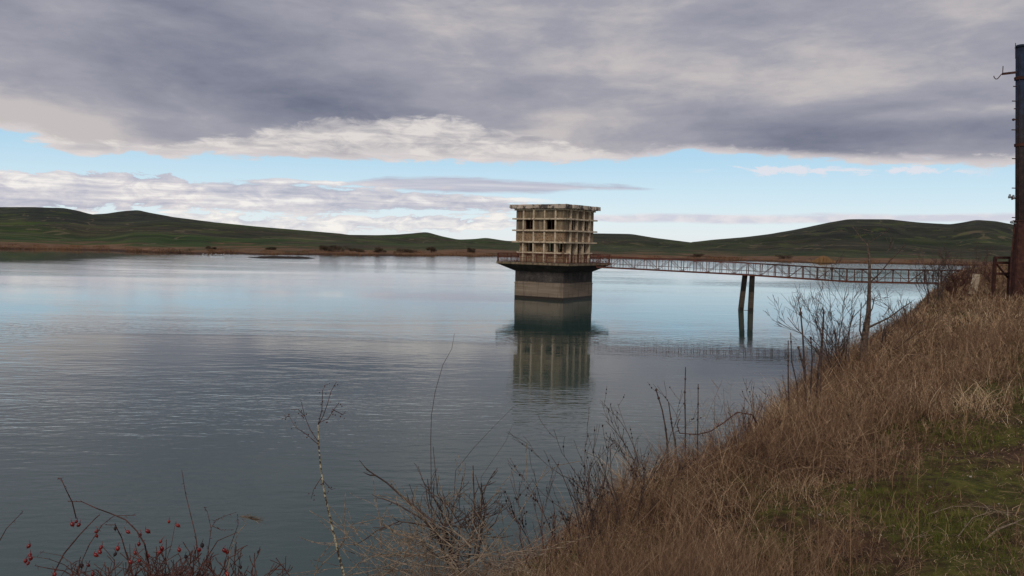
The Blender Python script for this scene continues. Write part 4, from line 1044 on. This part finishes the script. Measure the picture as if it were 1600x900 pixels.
# mottled tall stem with a branched seed head
b_ = at(535, 905, 2.9); base = Vector((b_.x, b_.y, gz(b_.x, b_.y)))
stem = empty('tall_weed', base); tagp(stem, 'single tall pale mottled stem with a wiry seed head over the water', 'weed')
def m_mott(n, b, p): n.set(b.inputs['Base Color'], n.ramp(n.noise(p, 70, 2), [(0.42, srgb(70, 58, 50)), (0.5, srgb(150, 140, 110)), (0.6, srgb(196, 186, 160))]))
M_mott = mat('mottled_stem', m_mott, .8)
P0 = lambda a, c, Y=2.9: at(a, c, Y)-base
m_ = MB(); pts = [Vector((0.02, 0, 0))]+[P0(*q) for q in ((538, 900), (528, 862), (516, 810), (507, 770), (501, 730), (498, 695), (497, 664))]
m_.tube(pts, taper(.0052, .0022, len(pts)), 6); m_.build('stem', M_mott, stem)
m_ = MB()
for pl_ in ([(497, 664), (505, 650), (512, 630), (517, 612), (526, 596)], [(497, 690), (485, 672), (476, 650), (470, 625)], [(498, 695), (478, 678), (462, 668), (452, 650)],
            [(499, 660), (512, 655), (522, 640), (530, 628)], [(497, 664), (503, 640), (504, 610), (510, 600)], [(503, 745), (490, 765), (486, 780)], [(504, 750), (518, 765), (524, 763)],
            [(520, 640), (536, 648), (540, 642)], [(476, 650), (466, 640), (455, 640)], [(452, 650), (440, 655)]):
    pts = [P0(a, c, 2.9+rnd.uniform(-.08, .08)) for a, c in pl_]; m_.tube(pts, taper(.0016, .0008, len(pts)), 4)
    for k in range(len(pts)*2):
        t = rnd.randrange(len(pts)-1); q = pts[t].lerp(pts[t+1], rnd.random())+Vector((rnd.gauss(0, .008), rnd.gauss(0, .008), rnd.gauss(0, .008)))
        r_ = rnd.uniform(.0014, .003); m_.blob(q, (r_, r_, r_), 5, 4)
m_.build('seed_head', M_redbark, stem)

# thin lone grass stems
def lone(pl_, Y, w, lab, m=M_bark_d):
    b_ = at(*pl_[0], Y); base = Vector((b_.x, b_.y, gz(b_.x, b_.y))); m_ = MB()
    pts = [Vector((0, 0, 0))]+[at(a, c, Y)-base for a, c in pl_[1:]]; m_.tube(pts, taper(w, w*.4, len(pts)), 4)
    o = m_.build('grass_stem', m, loc=base); tagp(o, lab, 'grass stem')
lone([(680, 780), (673, 690), (674, 650), (680, 612), (692, 570), (706, 545), (710, 521)], 3.6, .0017, 'hair thin curved grass stem reaching highest over the open water')
lone([(700, 790), (712, 735), (740, 700), (770, 668), (803, 635)], 3.7, .0015, 'hair thin stem slanting right over the water above the thorn heap')
lone([(745, 800), (752, 745), (790, 690), (800, 665)], 3.9, .0012, 'short faint stem slanting right between the thorn heap and the weeds')

# heap of dead thorn branches
def spray(name, px, py, Y, lab, cat, rows, m, group=None):
    b_ = at(px, py, Y); base = Vector((b_.x, b_.y, gz(b_.x, b_.y))); root = empty(name, base); tagp(root, lab, cat, group)
    for pl_, r0, YY_ in rows:
        m_ = MB(); pts = [at(a, c, YY_)-base for a, c in pl_]; pts = [q+Vector((0, rnd.gauss(0, .02), 0)) for q in pts]
        m_.tube(pts, taper(r0*.8, r0*.35, len(pts)), 6)
        for k in range(7):
            t = rnd.randrange(len(pts)-1); q = pts[t].lerp(pts[t+1], rnd.random())
            d = (pts[t+1]-pts[t]).normalized()+Vector((rnd.gauss(0, .6), rnd.gauss(0, .6), rnd.gauss(0, .6))); L = rnd.uniform(.02, .055)
            m_.tube([q, q+d*L*.5, q+d*L+Vector((0, 0, .01))], [r0*.45, r0*.35, .0012], 4)
        m_.build('branch', m, root)
    return root
heap = spray('thorn_bush', 710, 900, 3.3, 'dark dead thorn bush with stiff splayed branches at the lower middle', 'bush',
      [([(700, 880), (676, 810), (632, 784), (604, 755), (576, 728)], .007, 3.2), ([(700, 860), (660, 810), (625, 790), (598, 783)], .005, 3.3),
       ([(705, 880), (700, 830), (672, 790), (668, 750)], .005, 3.3), ([(705, 870), (690, 800), (679, 770), (678, 757)], .006, 3.35),
       ([(710, 880), (700, 800), (684, 770), (676, 700)], .004, 3.4), ([(730, 890), (742, 810), (740, 765), (739, 728)], .006, 3.4),
       ([(740, 880), (752, 790), (754, 765), (773, 735)], .005, 3.5), ([(745, 880), (758, 800), (753, 770), (752, 755)], .006, 3.5),
       ([(720, 890), (690, 830), (650, 815), (625, 812), (590, 825)], .005, 3.2), ([(715, 870), (720, 820), (700, 790), (655, 758)], .004, 3.4),
       ([(700, 880), (715, 830), (735, 800), (748, 792)], .005, 3.3)], M_bark_d)
# inner tangle of the heap
tw = MB(); mb = MB(); hb = Vector(heap.location)
for k in range(34):
    q = at(rnd.gauss(712, 26), rnd.gauss(835, 22), rnd.uniform(3.1, 3.6))-hb
    a = rnd.uniform(-.9, 2.6); d = Vector((math.cos(a)*1.1-.2, rnd.gauss(0, .5), math.sin(a)*.6+.45))
    grow(mb, tw, q, d, rnd.uniform(.10, .24), rnd.uniform(.0016, .0032), 1, .6, (2, 4), .05)
mb.build('stem', M_bark_d, heap); tw.build('twigs', M_bark_d, heap)

# bleached arching canes left of the heap
bl = spray('bleached_cane', 600, 905, 2.9, 'bleached pale arching canes in a loop beside the dark thorn bush', 'cane',
      [([(492, 900), (500, 870), (525, 840), (552, 838), (572, 805), (600, 818), (650, 850)], .0022, 2.9), ([(490, 900), (505, 880), (530, 858), (550, 820), (590, 818), (605, 800), (640, 812)], .0024, 2.9),
       ([(540, 858), (552, 870), (560, 872), (582, 852), (620, 835), (650, 825)], .002, 3.0), ([(600, 815), (625, 832), (655, 845), (690, 862), (720, 880)], .0055, 3.0),
       ([(640, 905), (650, 880), (660, 850), (675, 830)], .003, 3.0), ([(530, 905), (560, 880), (600, 862), (640, 850)], .002, 2.8), ([(590, 905), (612, 885), (650, 870), (690, 855)], .0035, 3.0),
       ([(540, 903), (580, 890), (620, 880), (660, 885)], .0022, 2.8), ([(670, 890), (660, 820), (680, 775), (692, 782)], .0022, 3.1), ([(690, 880), (700, 790), (715, 745), (724, 722)], .0018, 3.2),
       ([(700, 870), (745, 805), (775, 770), (790, 745)], .0022, 3.2), ([(660, 880), (700, 850), (740, 830), (775, 815)], .0025, 3.2)], M_pale)
tw = MB(); mb = MB(); hb = Vector(bl.location)
for k in range(90):
    q = at(rnd.uniform(590, 790), rnd.uniform(850, 925), rnd.uniform(2.8, 3.5))-hb
    d = Vector((rnd.gauss(0, 1), rnd.gauss(0, .6), abs(rnd.gauss(0, .55))))
    grow(mb, tw, q, d, rnd.uniform(.15, .42), rnd.uniform(.0012, .0028), 1, .7, (1, 3), .05)
mb.build('stem', M_pale, bl); tw.build('twigs', M_pale, bl)

# dog rose with hips at the lower left
RY = 2.35; b_ = at(235, 960, RY); base = Vector((b_.x, b_.y, gz(b_.x, b_.y)))
rose = empty('rose_bush', base); tagp(rose, 'bare dog rose bush with red hips at the lower left', 'bush')
canes = [([(225, 960), (232, 880), (226, 850), (214, 830), (196, 812), (172, 802), (150, 794), (128, 784), (106, 783)], .0026),
         ([(120, 960), (82, 900), (100, 865), (125, 835), (148, 811), (156, 804)], .0026),
         ([(180, 930), (122, 890), (140, 850), (160, 820), (178, 806), (212, 805)], .0018), ([(119, 810), (113, 785), (103, 765), (95, 747), (90, 748)], .0018),
         ([(215, 930), (200, 875), (190, 840), (180, 820), (164, 820)], .0022), ([(320, 960), (306, 838), (298, 805), (290, 772), (284, 735)], .0016),
         ([(250, 960), (258, 900), (260, 843)], .0022), ([(-40, 930), (-10, 862), (10, 826), (36, 799)], .0018), ([(320, 900), (330, 825), (338, 812), (352, 806), (370, 800)], .0012),
         ([(330, 826), (324, 800), (319, 792)], .0010), ([(270, 960), (318, 880), (340, 845), (370, 832)], .0022), ([(332, 822), (345, 828), (362, 828)], .0010),
         ([(180, 940), (100, 892), (75, 888), (55, 884)], .0022), ([(150, 920), (100, 882), (75, 873), (52, 870)], .0014), ([(140, 900), (95, 868), (62, 862)], .0010),
         ([(240, 940), (268, 850), (274, 817)], .0012), ([(370, 960), (350, 880), (372, 820), (371, 803)], .0014), ([(200, 940), (150, 890), (108, 900)], .002)]
for pl_, r0 in canes:
    m_ = MB(); pts = [at(a, c, RY+rnd.uniform(-.05, .05))-base for a, c in pl_]; m_.tube(pts, taper(r0, r0*.45, len(pts)), 6)
    for k in range(len(pts)*3):
        t = rnd.randrange(len(pts)-1); q = pts[t].lerp(pts[t+1], rnd.random()); m_.tube([q, q+Vector((rnd.gauss(0, .004), rnd.gauss(0, .004), rnd.gauss(0, .004)))], [.0012, .0003], 3)
    m_.build('cane', M_redbark, rose)
mb, tw = MB(), MB()
for k in range(150):
    q = at(rnd.gauss(265, 62), 905+abs(rnd.gauss(0, 22)), rnd.uniform(2.15, 2.6))-base
    d = Vector((rnd.gauss(0, .8), rnd.gauss(0, .5), .5+rnd.random()*.7)); grow(mb, tw, q, d, rnd.uniform(.04, .12), rnd.uniform(.001, .0018), 1, .8, (2, 4), .02)
mb.build('stem', M_redbark, rose); tw.build('twigs', M_redbark, rose)
M_hip = mat('red_rose_hip', lambda n, b, p: n.set(b.inputs['Base Color'], n.ramp(n.noise(p, 20, 2), [(0.35, srgb(98, 20, 22)), (0.65, srgb(140, 38, 28))])), .3, .5)
M_hipd = mat('shrivelled_hip', lambda n, b, p: n.set(b.inputs['Base Color'], srgb(40, 26, 26)), .6, .3)
hips = [(119, 815, 0), (113, 819, 0), (123, 820, 0), (151, 830, 0), (151, 837, 0), (45, 853, 0), (47, 867, 0), (40, 876, 0), (44, 880, 0), (48, 872, 0), (150, 867, 0), (156, 862, 0), (158, 855, 0), (138, 883, 0), (128, 884, 1),
        (184, 857, 0), (180, 866, 1), (200, 831, 0), (219, 836, 0), (231, 830, 0), (217, 850, 0), (211, 864, 0), (218, 876, 0), (231, 868, 0), (264, 815, 0), (278, 821, 0), (251, 846, 0), (253, 857, 0), (250, 862, 0),
        (311, 859, 0), (316, 852, 1), (351, 860, 0), (355, 863, 0), (280, 859, 0), (145, 897, 0), (86, 897, 0), (355, 897, 0), (376, 886, 1), (404, 862, 1), (180, 826, 1), (291, 870, 1), (311, 897, 1), (204, 878, 0)]
for hx, hyy, dk_ in hips:
    q = at(hx, hyy, RY+rnd.uniform(-.08, .08))-base; r_ = rnd.uniform(.0044, .0068)*(.85 if dk_ else 1); ax = Vector((rnd.gauss(0, .5), rnd.gauss(0, .5), 1))
    m_ = MB(); m_.blob(q, (r_, r_, r_*1.25), 9, 7, ax); tip = q-ax.normalized()*r_*1.25; m_.tube([tip, tip-ax.normalized()*.003], [.0016, .0005], 5)
    up_ = q+ax.normalized()*r_*1.2; m_.tube([up_, up_+Vector((rnd.gauss(0, .006), 0, .012))], [.0009, .0007], 4)
    m_.build('rose_hip', M_hipd if dk_ else M_hip, rose, True)
# feathery grass plume beside it
b_ = at(350, 930, 2.3); base = Vector((b_.x, b_.y, gz(b_.x, b_.y))); m_ = MB()
pts = [at(a, c, 2.3)-base for a, c in ((352, 930), (360, 860), (374, 830), (385, 818), (380, 812), (400, 813))]
m_.tube(pts[:4], taper(.0012, .0008, 4), 4)
for k in range(70):
    t = k/70; q = (at(375+26*t, 806+7*t, 2.3)-base); m_.tube([q, q+Vector((.02+rnd.random()*.012, rnd.gauss(0, .006), rnd.gauss(-.001, .006)))], [.0007, .0003], 3)
m_.tube([pts[3], at(376, 808, 2.3)-base], [.0008, .0007], 4)
o = m_.build('feather_grass', M_pale, loc=base); tagp(o, 'pale feathery grass plume at the right side of the rose bush', 'grass')

# straw canes lying on the crest path
def lying(pl_, Y0, Y1, w, lab):
    pts = []
    n_ = len(pl_)
    for i, (a, c) in enumerate(pl_):
        d = at(a, c, 1.0)-Vector((0, 0, EYE)); tq = 1.6/(-d.z); q = Vector((0, 0, EYE))+d*tq
        q.z = gz(q.x, q.y)+.015+.05*math.sin(math.pi*i/(n_-1)); pts.append(q)
    base = pts[0].copy(); m_ = MB(); m_.tube([q-base for q in pts], taper(w, w*.5, n_), 5)
    for k in range(6):
        t = rnd.randrange(n_-1); q = pts[t].lerp(pts[t+1], rnd.random())-base; d = (pts[t+1]-pts[t]).normalized()
        m_.tube([q, q+d*.1+Vector((rnd.gauss(0, .03), rnd.gauss(0, .03), .02))], [w*.5, .001], 4)
    o = m_.build('straw_cane', M_pale, loc=base); tagp(o, lab, 'straw', 'fallen straw canes on the crest path')
lying([(1450, 783), (1490, 778), (1520, 784), (1552, 787), (1580, 792)], 0, 0, .003, 'fallen straw cane on the moss, topmost of the three at the right edge')
lying([(1498, 818), (1520, 800), (1550, 792), (1580, 790)], 0, 0, .003, 'fallen straw cane curving up to meet the topmost one')
lying([(1538, 826), (1560, 820), (1585, 815), (1605, 811)], 0, 0, .005, 'thickest fallen straw cane, lowest of the three at the right edge')
lying([(1410, 833), (1430, 828), (1448, 817)], 0, 0, .002, 'short fallen straw alone on the bare soil patch')
